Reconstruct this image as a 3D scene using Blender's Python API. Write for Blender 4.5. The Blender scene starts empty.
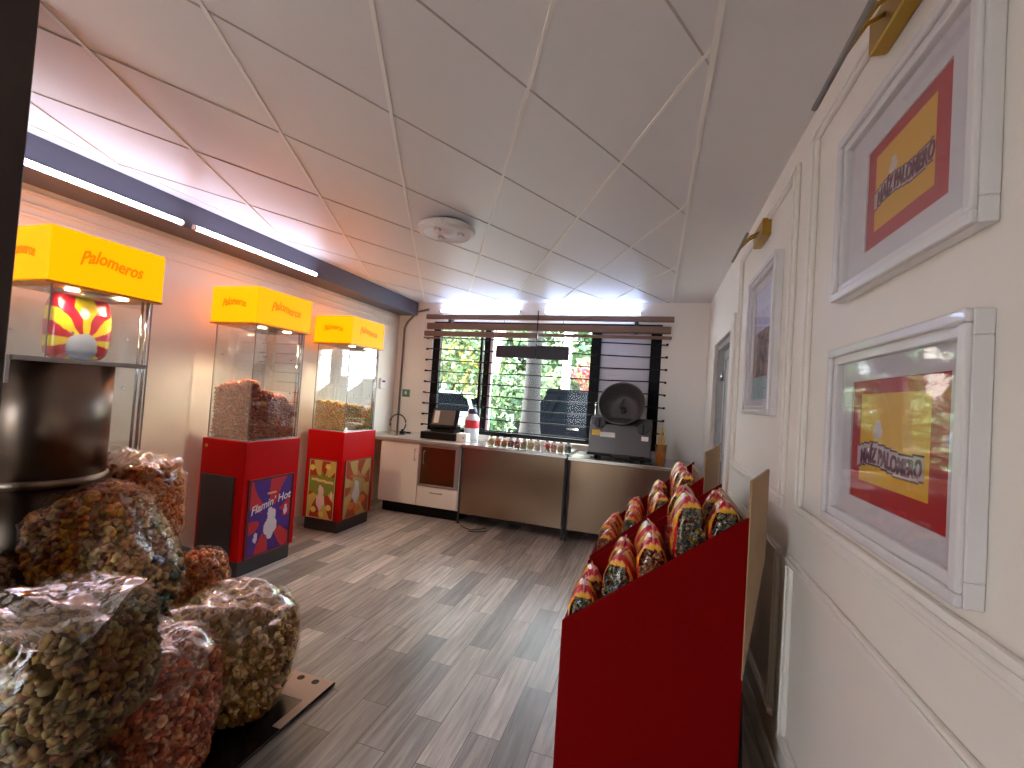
import bpy, bmesh, math, random
import numpy as np
from mathutils import Matrix, Vector, Euler
random.seed(7); RNG = np.random.default_rng(11)
SC = bpy.context.scene
COL = SC.collection
PI = math.pi

# ------------------------------------------------------------------ materials
def lin(c):
    return tuple((x / 12.92 if x <= 0.04045 else ((x + 0.055) / 1.055) ** 2.4) for x in c)

def new_mat(name):
    m = bpy.data.materials.new(name); m.use_nodes = True
    nt = m.node_tree
    return m, nt, nt.nodes['Principled BSDF']

def mat(name, col, rough=.5, metal=0., spec=.5, var=0., vscale=8., bump=0., bscale=60., coat=0.):
    """plain surface; col is an sRGB triple; optional noise in colour and bump"""
    m, nt, b = new_mat(name)
    c = lin(col) + (1,)
    b.inputs['Base Color'].default_value = c
    b.inputs['Roughness'].default_value = rough
    b.inputs['Metallic'].default_value = metal
    b.inputs['Specular IOR Level'].default_value = spec
    b.inputs['Coat Weight'].default_value = coat
    tc = nt.nodes.new('ShaderNodeTexCoord')
    if var:
        n = nt.nodes.new('ShaderNodeTexNoise'); n.inputs['Scale'].default_value = vscale
        n.inputs['Detail'].default_value = 4
        r = nt.nodes.new('ShaderNodeMix'); r.data_type = 'RGBA'
        r.inputs['A'].default_value = tuple(x * (1 - var) for x in c[:3]) + (1,)
        r.inputs['B'].default_value = tuple(min(1, x * (1 + var)) for x in c[:3]) + (1,)
        nt.links.new(tc.outputs['Object'], n.inputs['Vector'])
        nt.links.new(n.outputs['Fac'], r.inputs['Factor'])
        nt.links.new(r.outputs['Result'], b.inputs['Base Color'])
    if bump:
        n = nt.nodes.new('ShaderNodeTexNoise'); n.inputs['Scale'].default_value = bscale
        n.inputs['Detail'].default_value = 3
        bp = nt.nodes.new('ShaderNodeBump'); bp.inputs['Strength'].default_value = bump
        bp.inputs['Distance'].default_value = .01
        nt.links.new(tc.outputs['Object'], n.inputs['Vector'])
        nt.links.new(n.outputs['Fac'], bp.inputs['Height'])
        nt.links.new(bp.outputs['Normal'], b.inputs['Normal'])
    return m

def brushed(name, col, rough=.3, axis='Z', amt=.12, metal=1.):
    m, nt, b = new_mat(name)
    b.inputs['Base Color'].default_value = lin(col) + (1,)
    b.inputs['Metallic'].default_value = metal
    tc = nt.nodes.new('ShaderNodeTexCoord'); mp = nt.nodes.new('ShaderNodeMapping')
    sc = {'X': (1, 60, 60), 'Y': (60, 1, 60), 'Z': (60, 60, 1)}[axis]
    mp.inputs['Scale'].default_value = sc
    n = nt.nodes.new('ShaderNodeTexNoise'); n.inputs['Scale'].default_value = 3
    mr = nt.nodes.new('ShaderNodeMapRange')
    mr.inputs['To Min'].default_value = rough - amt; mr.inputs['To Max'].default_value = rough + amt
    nt.links.new(tc.outputs['Object'], mp.inputs['Vector'])
    nt.links.new(mp.outputs['Vector'], n.inputs['Vector'])
    nt.links.new(n.outputs['Fac'], mr.inputs['Value'])
    nt.links.new(mr.outputs['Result'], b.inputs['Roughness'])
    return m

def emit(name, col, strength, base=None):
    m, nt, b = new_mat(name)
    b.inputs['Base Color'].default_value = lin(base or col) + (1,)
    b.inputs['Emission Color'].default_value = lin(col) + (1,)
    b.inputs['Emission Strength'].default_value = strength
    b.inputs['Roughness'].default_value = .45; b.inputs['Specular IOR Level'].default_value = .12
    return m

def clear(name, tint=(1, 1, 1), base=.04, edge=.55, rough=.03, crinkle=0., cscale=14., gloss=(1, 1, 1)):
    """thin clear sheet: see-through, with a mirror-like sheen that grows at grazing angles"""
    m = bpy.data.materials.new(name); m.use_nodes = True
    nt = m.node_tree; nt.nodes.clear()
    out = nt.nodes.new('ShaderNodeOutputMaterial')
    tr = nt.nodes.new('ShaderNodeBsdfTransparent'); tr.inputs['Color'].default_value = tuple(tint) + (1,)
    gl = nt.nodes.new('ShaderNodeBsdfGlossy'); gl.inputs['Roughness'].default_value = rough
    gl.inputs['Color'].default_value = tuple(gloss) + (1,)
    mx = nt.nodes.new('ShaderNodeMixShader')
    lw = nt.nodes.new('ShaderNodeLayerWeight'); lw.inputs['Blend'].default_value = .35
    mr = nt.nodes.new('ShaderNodeMapRange')
    mr.inputs['To Min'].default_value = base; mr.inputs['To Max'].default_value = edge
    nt.links.new(lw.outputs['Fresnel'], mr.inputs['Value'])
    nt.links.new(mr.outputs['Result'], mx.inputs[0])
    nt.links.new(tr.outputs[0], mx.inputs[1]); nt.links.new(gl.outputs[0], mx.inputs[2])
    nt.links.new(mx.outputs[0], out.inputs[0])
    if crinkle:
        tc = nt.nodes.new('ShaderNodeTexCoord')
        n = nt.nodes.new('ShaderNodeTexNoise'); n.inputs['Scale'].default_value = cscale
        n.inputs['Detail'].default_value = 5; n.inputs['Distortion'].default_value = 1.2
        bp = nt.nodes.new('ShaderNodeBump'); bp.inputs['Strength'].default_value = crinkle
        bp.inputs['Distance'].default_value = .03
        nt.links.new(tc.outputs['Object'], n.inputs['Vector'])
        nt.links.new(n.outputs['Fac'], bp.inputs['Height'])
        nt.links.new(bp.outputs['Normal'], gl.inputs['Normal'])
        nt.links.new(bp.outputs['Normal'], lw.inputs['Normal'])
    return m

def attr_mat(name, rough=.55, spec=.4, coat=0.):
    """colour read from the mesh's own 'tone' attribute (printed art, single popcorn flakes, leaves)"""
    m, nt, b = new_mat(name)
    a = nt.nodes.new('ShaderNodeAttribute'); a.attribute_name = 'tone'
    nt.links.new(a.outputs['Color'], b.inputs['Base Color'])
    b.inputs['Roughness'].default_value = rough
    b.inputs['Specular IOR Level'].default_value = spec
    b.inputs['Coat Weight'].default_value = coat
    return m

def floor_mat():
    m, nt, b = new_mat('vinyl_planks')
    N, L = nt.nodes.new, nt.links.new
    tc = N('ShaderNodeTexCoord'); sp = N('ShaderNodeSeparateXYZ'); cb = N('ShaderNodeCombineXYZ')
    L(tc.outputs['Object'], sp.inputs[0]); L(sp.outputs['Y'], cb.inputs['X']); L(sp.outputs['X'], cb.inputs['Y'])
    br = N('ShaderNodeTexBrick'); br.offset = .37; br.offset_frequency = 2; br.squash = 1
    br.inputs['Scale'].default_value = 1; br.inputs['Brick Width'].default_value = .62
    br.inputs['Row Height'].default_value = .135; br.inputs['Mortar Size'].default_value = .0016
    br.inputs['Mortar Smooth'].default_value = .3; br.inputs['Bias'].default_value = 0
    br.inputs['Color1'].default_value = (0, 0, 0, 1); br.inputs['Color2'].default_value = (1, 1, 1, 1)
    br.inputs['Mortar'].default_value = (0, 0, 0, 1)
    L(cb.outputs[0], br.inputs['Vector'])
    ramp = N('ShaderNodeValToRGB')
    cr = ramp.color_ramp
    cr.elements[0].position = 0; cr.elements[0].color = lin((.52, .49, .47)) + (1,)
    cr.elements[1].position = 1; cr.elements[1].color = lin((.82, .78, .75)) + (1,)
    e = cr.elements.new(.5); e.color = lin((.68, .645, .62)) + (1,)
    L(br.outputs['Color'], ramp.inputs[0])
    mp = N('ShaderNodeMapping'); mp.inputs['Scale'].default_value = (1.6, 26, 1)
    L(cb.outputs[0], mp.inputs['Vector'])
    ad = N('ShaderNodeVectorMath'); ad.operation = 'ADD'
    sc = N('ShaderNodeVectorMath'); sc.operation = 'SCALE'; sc.inputs['Scale'].default_value = 7
    L(br.outputs['Color'], sc.inputs[0]); L(mp.outputs[0], ad.inputs[0]); L(sc.outputs[0], ad.inputs[1])
    n = N('ShaderNodeTexNoise'); n.inputs['Scale'].default_value = 1.5; n.inputs['Detail'].default_value = 7
    n.inputs['Roughness'].default_value = .65; n.inputs['Distortion'].default_value = .6
    L(ad.outputs[0], n.inputs['Vector'])
    gr = N('ShaderNodeValToRGB')
    gr.color_ramp.elements[0].position = .3; gr.color_ramp.elements[0].color = (.42, .40, .38, 1)
    gr.color_ramp.elements[1].position = .68; gr.color_ramp.elements[1].color = (1.28, 1.27, 1.26, 1)
    L(n.outputs['Fac'], gr.inputs[0])
    mu = N('ShaderNodeMix'); mu.data_type = 'RGBA'; mu.blend_type = 'MULTIPLY'; mu.inputs['Factor'].default_value = 1
    L(ramp.outputs[0], mu.inputs['A']); L(gr.outputs[0], mu.inputs['B'])
    dk = N('ShaderNodeMix'); dk.data_type = 'RGBA'
    L(br.outputs['Fac'], dk.inputs['Factor']); L(mu.outputs['Result'], dk.inputs['A'])
    dk.inputs['B'].default_value = lin((.24, .21, .19)) + (1,)
    L(dk.outputs['Result'], b.inputs['Base Color'])
    mr = N('ShaderNodeMapRange'); mr.inputs['To Min'].default_value = .27; mr.inputs['To Max'].default_value = .45
    L(n.outputs['Fac'], mr.inputs['Value']); L(mr.outputs[0], b.inputs['Roughness'])
    bp = N('ShaderNodeBump'); bp.inputs['Strength'].default_value = .12; bp.inputs['Distance'].default_value = .004
    L(n.outputs['Fac'], bp.inputs['Height']); L(bp.outputs[0], b.inputs['Normal'])
    return m

M = {}
M['floor'] = floor_mat()
M['wall'] = mat('cream_wall_paint', (.93, .905, .865), .55, var=.02, vscale=2, bump=.06, bscale=90)
M['wall_white'] = mat('white_wall_paint', (.90, .865, .81), .6, var=.02, vscale=2, bump=.06, bscale=90)
M['wall_back'] = mat('warm_white_wall_paint', (.95, .925, .895), .55, var=.02, vscale=2, bump=.06, bscale=90)
M['ceiling'] = mat('ceiling_board', (.89, .885, .89), .42, var=.02, vscale=1.5, bump=.03, bscale=40)
M['strip_light'] = mat('ceiling_strip_pale', (.95, .94, .92), .5)
M['strip_dark'] = mat('ceiling_strip_grey', (.72, .69, .68), .6)
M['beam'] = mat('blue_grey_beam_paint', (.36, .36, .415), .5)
M['darkwood'] = mat('dark_brown_wood', (.20, .15, .13), .5, var=.3, vscale=12)
M['molding'] = mat('cream_molding_paint', (.93, .91, .875), .42)
M['white'] = mat('white_paint', (.88, .87, .86), .4)
M['frame_white'] = mat('white_frame_lacquer', (.88, .87, .87), .32, coat=.3)
M['mat_board'] = mat('white_mat_board', (.86, .84, .86), .7)
M['black_metal'] = mat('black_painted_metal', (.06, .06, .08), .45, spec=.15)
M['black'] = mat('black_plastic', (.05, .05, .055), .45, spec=.2)
M['dark_grey'] = mat('dark_grey_panel', (.20, .20, .21), .5)
M['plinth'] = mat('charcoal_plinth', (.22, .20, .21), .5)
M['red'] = mat('red_lacquered_panel', (.74, .014, .032), .4, spec=.12, var=.05, vscale=3)
M['red_card'] = mat('red_printed_card', (.44, .004, .010), .75, spec=.05, var=.06, vscale=3)
M['kraft'] = mat('kraft_cardboard', (.66, .55, .42), .8, var=.08, vscale=20)
M['brass'] = mat('brushed_brass', (.72, .58, .26), .33, metal=.85)
M['steel'] = mat('satin_steel', (.60, .51, .42), .22, metal=.95)
M['steel_top'] = brushed('steel_worktop', (.80, .78, .75), .25, 'X', .08)
M['chrome'] = mat('chrome', (.85, .86, .88), .12, metal=1)
M['dull_steel'] = mat('dull_cast_aluminium', (.42, .41, .41), .42, metal=.5, var=.15, vscale=15)
M['drum'] = brushed('dark_stainless_drum', (.52, .46, .41), .36, 'Z', .05)
M['drum_dark'] = brushed('dark_lower_steel', (.26, .22, .19), .35, 'Z', .05)  # darker steel, used on the lower drum
M['kettle_steel'] = mat('grey_kettle_steel', (.33, .305, .30), .35, metal=.5)
M['yellow'] = emit('yellow_light_box', (1, .56, 0), .10, (.78, .43, 0))
M['yellow_edge'] = mat('yellow_trim', (.78, .52, .04), .4)
M['logo_orange'] = emit('orange_logo_ink', (1, .40, 0), .075, (.62, .29, 0))
M['lamp_disc'] = emit('downlight_disc', (1, .9, .75), 1.5)
M['tube'] = emit('cool_led_diffuser', (.82, .87, 1), 1.55)
M['tube_b'] = emit('bright_cool_led_diffuser', (.74, .83, 1), 1.2)
M['glass'] = clear('case_glass', (.97, .985, .98), .03, .36, .02)
M['pic_glass'] = clear('picture_glass', (.98, .98, .98), .012, .15, .02, crinkle=.04, cscale=4)
M['win_glass'] = clear('window_glass', (.97, .99, .98), .001, .06, .01)
M['plastic'] = clear('clear_bag_film', (.985, .98, .97), .012, .40, .06, crinkle=.5, cscale=5)
M['film_top'] = clear('crumpled_bag_film', (.98, .96, .94), .10, .6, .10, crinkle=.35, cscale=9)
M['cup'] = clear('clear_cup_plastic', (.97, .97, .97), .06, .6, .08)
M['popcorn'] = attr_mat('popcorn_flakes', .6, .3)
M['print'] = attr_mat('printed_art', .45, .4)
M['print_film'] = attr_mat('glossy_printed_film', .22, .6, coat=.6)
M['leaf'] = attr_mat('leaves', .55, .3)
M['laminate'] = mat('pale_wood_laminate', (.95, .93, .90), .45, var=.03, vscale=6)
M['worktop'] = mat('grey_beige_worktop', (.62, .57, .53), .4, var=.08, vscale=40)
M['brown_glass'] = mat('brown_tinted_oven_glass', (.30, .15, .07), .15, coat=.5)
M['alu'] = mat('grey_aluminium', (.66, .65, .64), .35, metal=.7)
M['wood_slat'] = mat('brown_blind_slat', (.52, .41, .36), .45, var=.12, vscale=9)
M['shutter'] = mat('pale_grey_shutter', (.88, .87, .90), .6)
M['navy_box'] = mat('dark_violet_box', (.16, .14, .20), .5)
M['green_card'] = mat('green_printed_card', (.28, .50, .36), .5)
M['sticker_y'] = mat('yellow_sticker', (.90, .75, .25), .5)
M['sticker_w'] = mat('white_sticker', (.95, .94, .92), .5)
M['jug'] = mat('milky_white_plastic', (.88, .90, .92), .4)
M['jug_red'] = mat('red_label', (.90, .22, .28), .4)
M['purple'] = mat('purple_cap', (.25, .16, .33), .4)
M['amber'] = clear('amber_cup_plastic', (.95, .74, .40), .05, .4, .12)
M['stick'] = mat('bare_wood_stick', (.92, .74, .38), .6)
M['screen_back'] = mat('grey_beige_terminal_back', (.45, .41, .36), .45)
M['cable'] = mat('dark_grey_cable', (.22, .20, .20), .5)
M['conduit'] = mat('grey_conduit', (.52, .49, .46), .45)
M['bark'] = mat('grey_tree_bark', (.095, .088, .085), .9, var=.35, vscale=8, bump=.6, bscale=12)
M['pale_bark'] = mat('pale_tree_bark', (.78, .72, .66), .9, var=.2, vscale=6)
M['asphalt'] = mat('street_asphalt', (.55, .54, .52), .9, var=.1)
M['car_dark'] = mat('dark_car_paint', (.05, .055, .07), .6, spec=.01)
M['car_silver'] = mat('silver_blue_car_paint', (.62, .70, .76), .25, coat=1)
M['car_glass'] = mat('car_glass', (.035, .05, .065), .5, spec=.015)
M['tyre'] = mat('tyre_rubber', (.06, .06, .06), .8)
M['ink'] = mat('purple_brown_ink', (.46, .20, .30), .5)
M['ink_white'] = mat('white_ink', (.90, .86, .86), .5)
M['tray'] = mat('steel_dark_reflection', (.07, .06, .06), .25)  # steel tray, dark reflection of the bags put into its colour
M['tray_top'] = mat('painted_wall_reflection', (.74, .62, .54), .45)  # pale reflection of the wall, painted as a strip on the steel
M['core'] = mat('shaded_popcorn_inside', (.42, .27, .13), .9)

# ------------------------------------------------------------------ mesh helpers
def BM(): return bmesh.new()

def add_box(bm, x0, x1, y0, y1, z0, z1, bev=0., seg=1, mi=0):
    r = bmesh.ops.create_cube(bm, size=1)
    for v in r['verts']:
        v.co = Vector((x0 + (v.co.x + .5) * (x1 - x0), y0 + (v.co.y + .5) * (y1 - y0), z0 + (v.co.z + .5) * (z1 - z0)))
    fs = list({f for v in r['verts'] for f in v.link_faces})
    for f in fs: f.material_index = mi
    if bev:
        es = list({e for v in r['verts'] for e in v.link_edges})
        bmesh.ops.bevel(bm, geom=es, offset=bev, segments=seg, affect='EDGES', profile=.5, clamp_overlap=True)
    return bm

def add_cyl(bm, p0, p1, r0, r1=None, n=20, caps=True, smooth=True):
    r1 = r0 if r1 is None else r1
    p0, p1 = Vector(p0), Vector(p1); d = (p1 - p0)
    q = d.to_track_quat('Z', 'Y').to_matrix()
    a, b = [], []
    for i in range(n):
        t = 2 * PI * i / n; o = Vector((math.cos(t), math.sin(t), 0))
        a.append(bm.verts.new(p0 + q @ (o * r0))); b.append(bm.verts.new(p1 + q @ (o * r1)))
    for i in range(n):
        f = bm.faces.new((a[i], a[(i + 1) % n], b[(i + 1) % n], b[i])); f.smooth = smooth
    if caps:
        bm.faces.new(list(reversed(a))); bm.faces.new(b)
    return bm

def add_lathe(bm, prof, c=(0, 0, 0), n=28, mtx=None, smooth=True):
    """revolve (r, z) pairs about local Z through c; r=0 ends close the shape"""
    c = Vector(c); rings = []
    for r, z in prof:
        if r < 1e-6: rings.append([Vector((0, 0, z))])
        else: rings.append([Vector((r * math.cos(2 * PI * i / n), r * math.sin(2 * PI * i / n), z)) for i in range(n)])
    vs = [[bm.verts.new(c + (mtx @ p if mtx else p)) for p in ring] for ring in rings]
    for a, b in zip(vs, vs[1:]):
        for i in range(n):
            j = (i + 1) % n
            if len(a) == 1 and len(b) == 1: continue
            if len(a) == 1: f = bm.faces.new((a[0], b[j], b[i]))
            elif len(b) == 1: f = bm.faces.new((a[i], a[j], b[0]))
            else: f = bm.faces.new((a[i], a[j], b[j], b[i]))
            f.smooth = smooth
    return bm

def add_tube(bm, pts, r, n=10):
    pts = [Vector(p) for p in pts]; rings = []
    for i, p in enumerate(pts):
        d = (pts[min(i + 1, len(pts) - 1)] - pts[max(i - 1, 0)]).normalized()
        q = d.to_track_quat('Z', 'Y').to_matrix()
        rr = r[i] if isinstance(r, (list, tuple)) else r
        rings.append([bm.verts.new(p + q @ Vector((rr * math.cos(2 * PI * k / n), rr * math.sin(2 * PI * k / n), 0))) for k in range(n)])
    for a, b in zip(rings, rings[1:]):
        for k in range(n):
            f = bm.faces.new((a[k], a[(k + 1) % n], b[(k + 1) % n], b[k])); f.smooth = True
    bm.faces.new(list(reversed(rings[0]))); bm.faces.new(rings[-1])
    return bm

def add_prism(bm, poly, axis, a0, a1):
    """extrude a 2-D polygon; axis is the extrusion axis ('X','Y','Z')"""
    def p3(u, v, w):
        return {'X': (w, u, v), 'Y': (u, w, v), 'Z': (u, v, w)}[axis]
    A = [bm.verts.new(p3(u, v, a0)) for u, v in poly]; B = [bm.verts.new(p3(u, v, a1)) for u, v in poly]
    n = len(poly)
    for i in range(n):
        bm.faces.new((A[i], A[(i + 1) % n], B[(i + 1) % n], B[i]))
    bm.faces.new(list(reversed(A))); bm.faces.new(B)
    return bm

def base_of(o):
    v = Vector((0, 0, 0))
    while o is not None:
        v = v + o.location; o = o.parent
    return v

def obj(name, bm, m, parent=None, bevel=0., fix=True, world=True):
    """link a bmesh as ONE object. Shapes are drawn in world coordinates and shifted to the parent's base"""
    if fix: bmesh.ops.recalc_face_normals(bm, faces=bm.faces)
    if parent is not None and world: bmesh.ops.translate(bm, verts=bm.verts, vec=-base_of(parent))
    me = bpy.data.meshes.new(name); bm.to_mesh(me); bm.free()
    for x in (m if isinstance(m, (list, tuple)) else [m]): me.materials.append(x)
    o = bpy.data.objects.new(name, me); COL.objects.link(o)
    if parent is not None: o.parent = parent
    if bevel:
        b = o.modifiers.new('edge', 'BEVEL'); b.width = bevel; b.segments = 2; b.limit_method = 'ANGLE'
    return o

def mesh_np(name, V, F, m, parent=None, tone=None, smooth=True, world=True):
    """V (n,3), F (k,3|4) numpy arrays; tone (n,3) linear colours per vertex"""
    V = np.asarray(V, np.float32)
    if parent is not None and world:
        V = V - np.array(base_of(parent), np.float32)
    F = np.asarray(F, np.int32); k = F.shape[1]
    me = bpy.data.meshes.new(name)
    me.vertices.add(len(V)); me.vertices.foreach_set('co', V.ravel())
    me.loops.add(F.size); me.loops.foreach_set('vertex_index', F.ravel())
    me.polygons.add(len(F)); me.polygons.foreach_set('loop_start', np.arange(0, F.size, k, dtype=np.int32))
    me.update(calc_edges=True)
    me.polygons.foreach_set('use_smooth', np.full(len(F), smooth))
    if tone is not None:
        a = me.attributes.new('tone', 'FLOAT_COLOR', 'POINT')
        a.data.foreach_set('color', np.hstack([tone, np.ones((len(V), 1))]).astype(np.float32).ravel())
    me.materials.append(m)
    me.validate()
    o = bpy.data.objects.new(name, me); COL.objects.link(o)
    if parent is not None: o.parent = parent
    return o

def tag(o, label=None, cat=None, group=None, kind=None):
    if label: o['label'] = label
    if cat: o['category'] = cat
    if group: o['group'] = group
    if kind: o['kind'] = kind
    return o

def thing(name, label, cat, loc=(0, 0, 0), group=None):
    o = bpy.data.objects.new(name, None); COL.objects.link(o)
    o.location = loc; o.empty_display_size = .1
    return tag(o, label, cat, group)

def struct(name, bm, m, parent=None, **k):
    o = obj(name, bm, m, parent, **k); o['kind'] = 'structure'; return o

def struct_root(name, loc=(0, 0, 0)):
    o = bpy.data.objects.new(name, None); COL.objects.link(o); o.location = loc; o['kind'] = 'structure'; return o

def text_mesh(name, s, size, m, mtx, parent, bend=0., wave=0., shear=.2, extr=.002, off=0., sx=1.):
    c = bpy.data.curves.new('lettering', 'FONT'); c.body = s; c.size = size; c.align_x = 'CENTER'; c.align_y = 'CENTER'
    c.shear = shear; c.extrude = extr; c.offset = off; c.resolution_u = 4; c.space_character = 1.0
    t = bpy.data.objects.new('lettering', c); COL.objects.link(t)
    bpy.context.view_layer.update()
    me = bpy.data.meshes.new_from_object(t.evaluated_get(bpy.context.evaluated_depsgraph_get()))
    bpy.data.objects.remove(t); bpy.data.curves.remove(c)
    bm = BM(); bm.from_mesh(me); bpy.data.meshes.remove(me)
    w = max(abs(v.co.x) for v in bm.verts)
    for v in bm.verts:
        u = v.co.x / w
        v.co.y += bend * (1 - u * u) + wave * math.sin(u * PI * 1.1)
        v.co.x *= sx
        v.co = mtx @ v.co
    return obj(name, bm, m, parent, fix=False)

def face_mtx(origin, right, up):
    r, u = Vector(right).normalized(), Vector(up).normalized(); n = r.cross(u)
    return Matrix(((r.x, u.x, n.x, origin[0]), (r.y, u.y, n.y, origin[1]), (r.z, u.z, n.z, origin[2]), (0, 0, 0, 1)))

def paint(name, w, h, nu, nv, fn, mtx, parent, thick=.003, m=None):
    """a thin printed sheet: fine grid whose cells take the colour fn(u, v) gives (u, v in 0..1), with a real back and edge"""
    vs, fs, tn = [], [], []
    for j in range(nv):
        for i in range(nu):
            c = lin(fn((i + .5) / nu, (j + .5) / nv)); k = len(vs)
            for a, b in ((i, j), (i + 1, j), (i + 1, j + 1), (i, j + 1)):
                vs.append((w * (a / nu - .5), h * (b / nv - .5), thick)); tn.append(c)
            fs.append((k, k + 1, k + 2, k + 3))
    k = len(vs); W, H = w / 2, h / 2
    for z in (thick, 0):
        for x, y in ((-W, -H), (W, -H), (W, H), (-W, H)): vs.append((x, y, z)); tn.append(lin((.8, .78, .75)))
    for a in range(4): fs.append((k + a, k + 4 + a, k + 4 + (a + 1) % 4, k + (a + 1) % 4))
    fs.append((k + 7, k + 6, k + 5, k + 4))
    V = np.array([mtx @ Vector(v) for v in vs])
    return mesh_np(name, V, fs, m or M['print'], parent, np.array(tn), smooth=False)

# ------------------------------------------------------------------ popcorn
def ico(sub):
    b = BM(); bmesh.ops.create_icosphere(b, subdivisions=sub, radius=1)
    b.verts.ensure_lookup_table()
    V = np.array([v.co[:] for v in b.verts]); F = np.array([[v.index for v in f.verts] for f in b.faces]); b.free()
    return V, F

def flake(sub, seed):
    r = np.random.default_rng(seed); V, F = ico(sub)
    L = r.normal(size=(8, 3)); L /= np.linalg.norm(L, axis=1)[:, None]
    amp = r.uniform(.32, .58, 8)
    rad = .46 + np.max(amp * np.exp(13 * (V @ L.T - 1)), axis=1)
    return V * rad[:, None], F
FLAKES = {s: [flake(s, 40 + i) for i in range(6)] for s in (1, 2)}

def rand_rot(n, r):
    q = r.normal(size=(n, 4)); q /= np.linalg.norm(q, axis=1)[:, None]
    w, x, y, z = q.T
    return np.stack([np.stack([1 - 2 * (y * y + z * z), 2 * (x * y - z * w), 2 * (x * z + y * w)], 1),
                     np.stack([2 * (x * y + z * w), 1 - 2 * (x * x + z * z), 2 * (y * z - x * w)], 1),
                     np.stack([2 * (x * z - y * w), 2 * (y * z + x * w), 1 - 2 * (x * x + y * y)], 1)], 1)

def popcorn_mesh(name, P, size, cols, parent, sub=1, seed=0, world=True):
    """P (n,3) flake centres, size mean radius, cols (n,3) sRGB -> one mesh of separate little flakes (uncountable stuff)"""
    r = np.random.default_rng(seed); n = len(P)
    var = r.integers(0, 6, n); S = size * r.uniform(.75, 1.3, n); R = rand_rot(n, r)
    Vs, Fs, Ts, off = [], [], [], 0
    C = np.where(cols <= .04045, cols / 12.92, ((np.clip(cols, 0, 1) + .055) / 1.055) ** 2.4)
    for k in range(6):
        idx = np.where(var == k)[0]
        if not len(idx): continue
        V, F = FLAKES[sub][k]; m = len(V)
        W = np.einsum('nij,vj->nvi', R[idx], V) * S[idx][:, None, None] + P[idx][:, None, :]
        # flake crevices darkened: toasted skin colour plus shade painted into the tone
        rad = np.linalg.norm(V, axis=1); hull_shade = np.clip((.62 - rad) / .14, 0, 1)[None, :, None] * .85
        T = C[idx][:, None, :] * (1 - hull_shade) + C[idx][:, None, :] * np.array([.40, .24, .12]) * hull_shade
        Vs.append(W.reshape(-1, 3)); Ts.append(T.reshape(-1, 3))
        Fs.append((F[None] + (off + m * np.arange(len(idx)))[:, None, None]).reshape(-1, 3)); off += m * len(idx)
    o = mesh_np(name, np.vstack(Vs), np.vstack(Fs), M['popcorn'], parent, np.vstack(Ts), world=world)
    o['kind'] = 'stuff'
    return o

def palette(n, cols, wts, r, jit=.06):
    c = np.array(cols)[r.choice(len(cols), n, p=np.array(wts) / sum(wts))]
    return np.clip(c * (1 + r.normal(0, jit, (n, 1))) + r.normal(0, .02, (n, 3)), 0, 1)

def lump(D, seed, amp):
    r = np.random.default_rng(seed); s = np.zeros(len(D))
    for k in range(9):
        f = r.normal(size=3) * r.uniform(1.5, 5); s += np.sin(D @ f + r.uniform(0, 6)) / 9
    return 1 + amp * s * 2

def superq(D, a, b, c, n):
    k = (np.abs(D[:, 0] / a) ** n + np.abs(D[:, 1] / b) ** n + np.abs(D[:, 2] / c) ** n) ** (-1 / n)
    return D * k[:, None]

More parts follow.
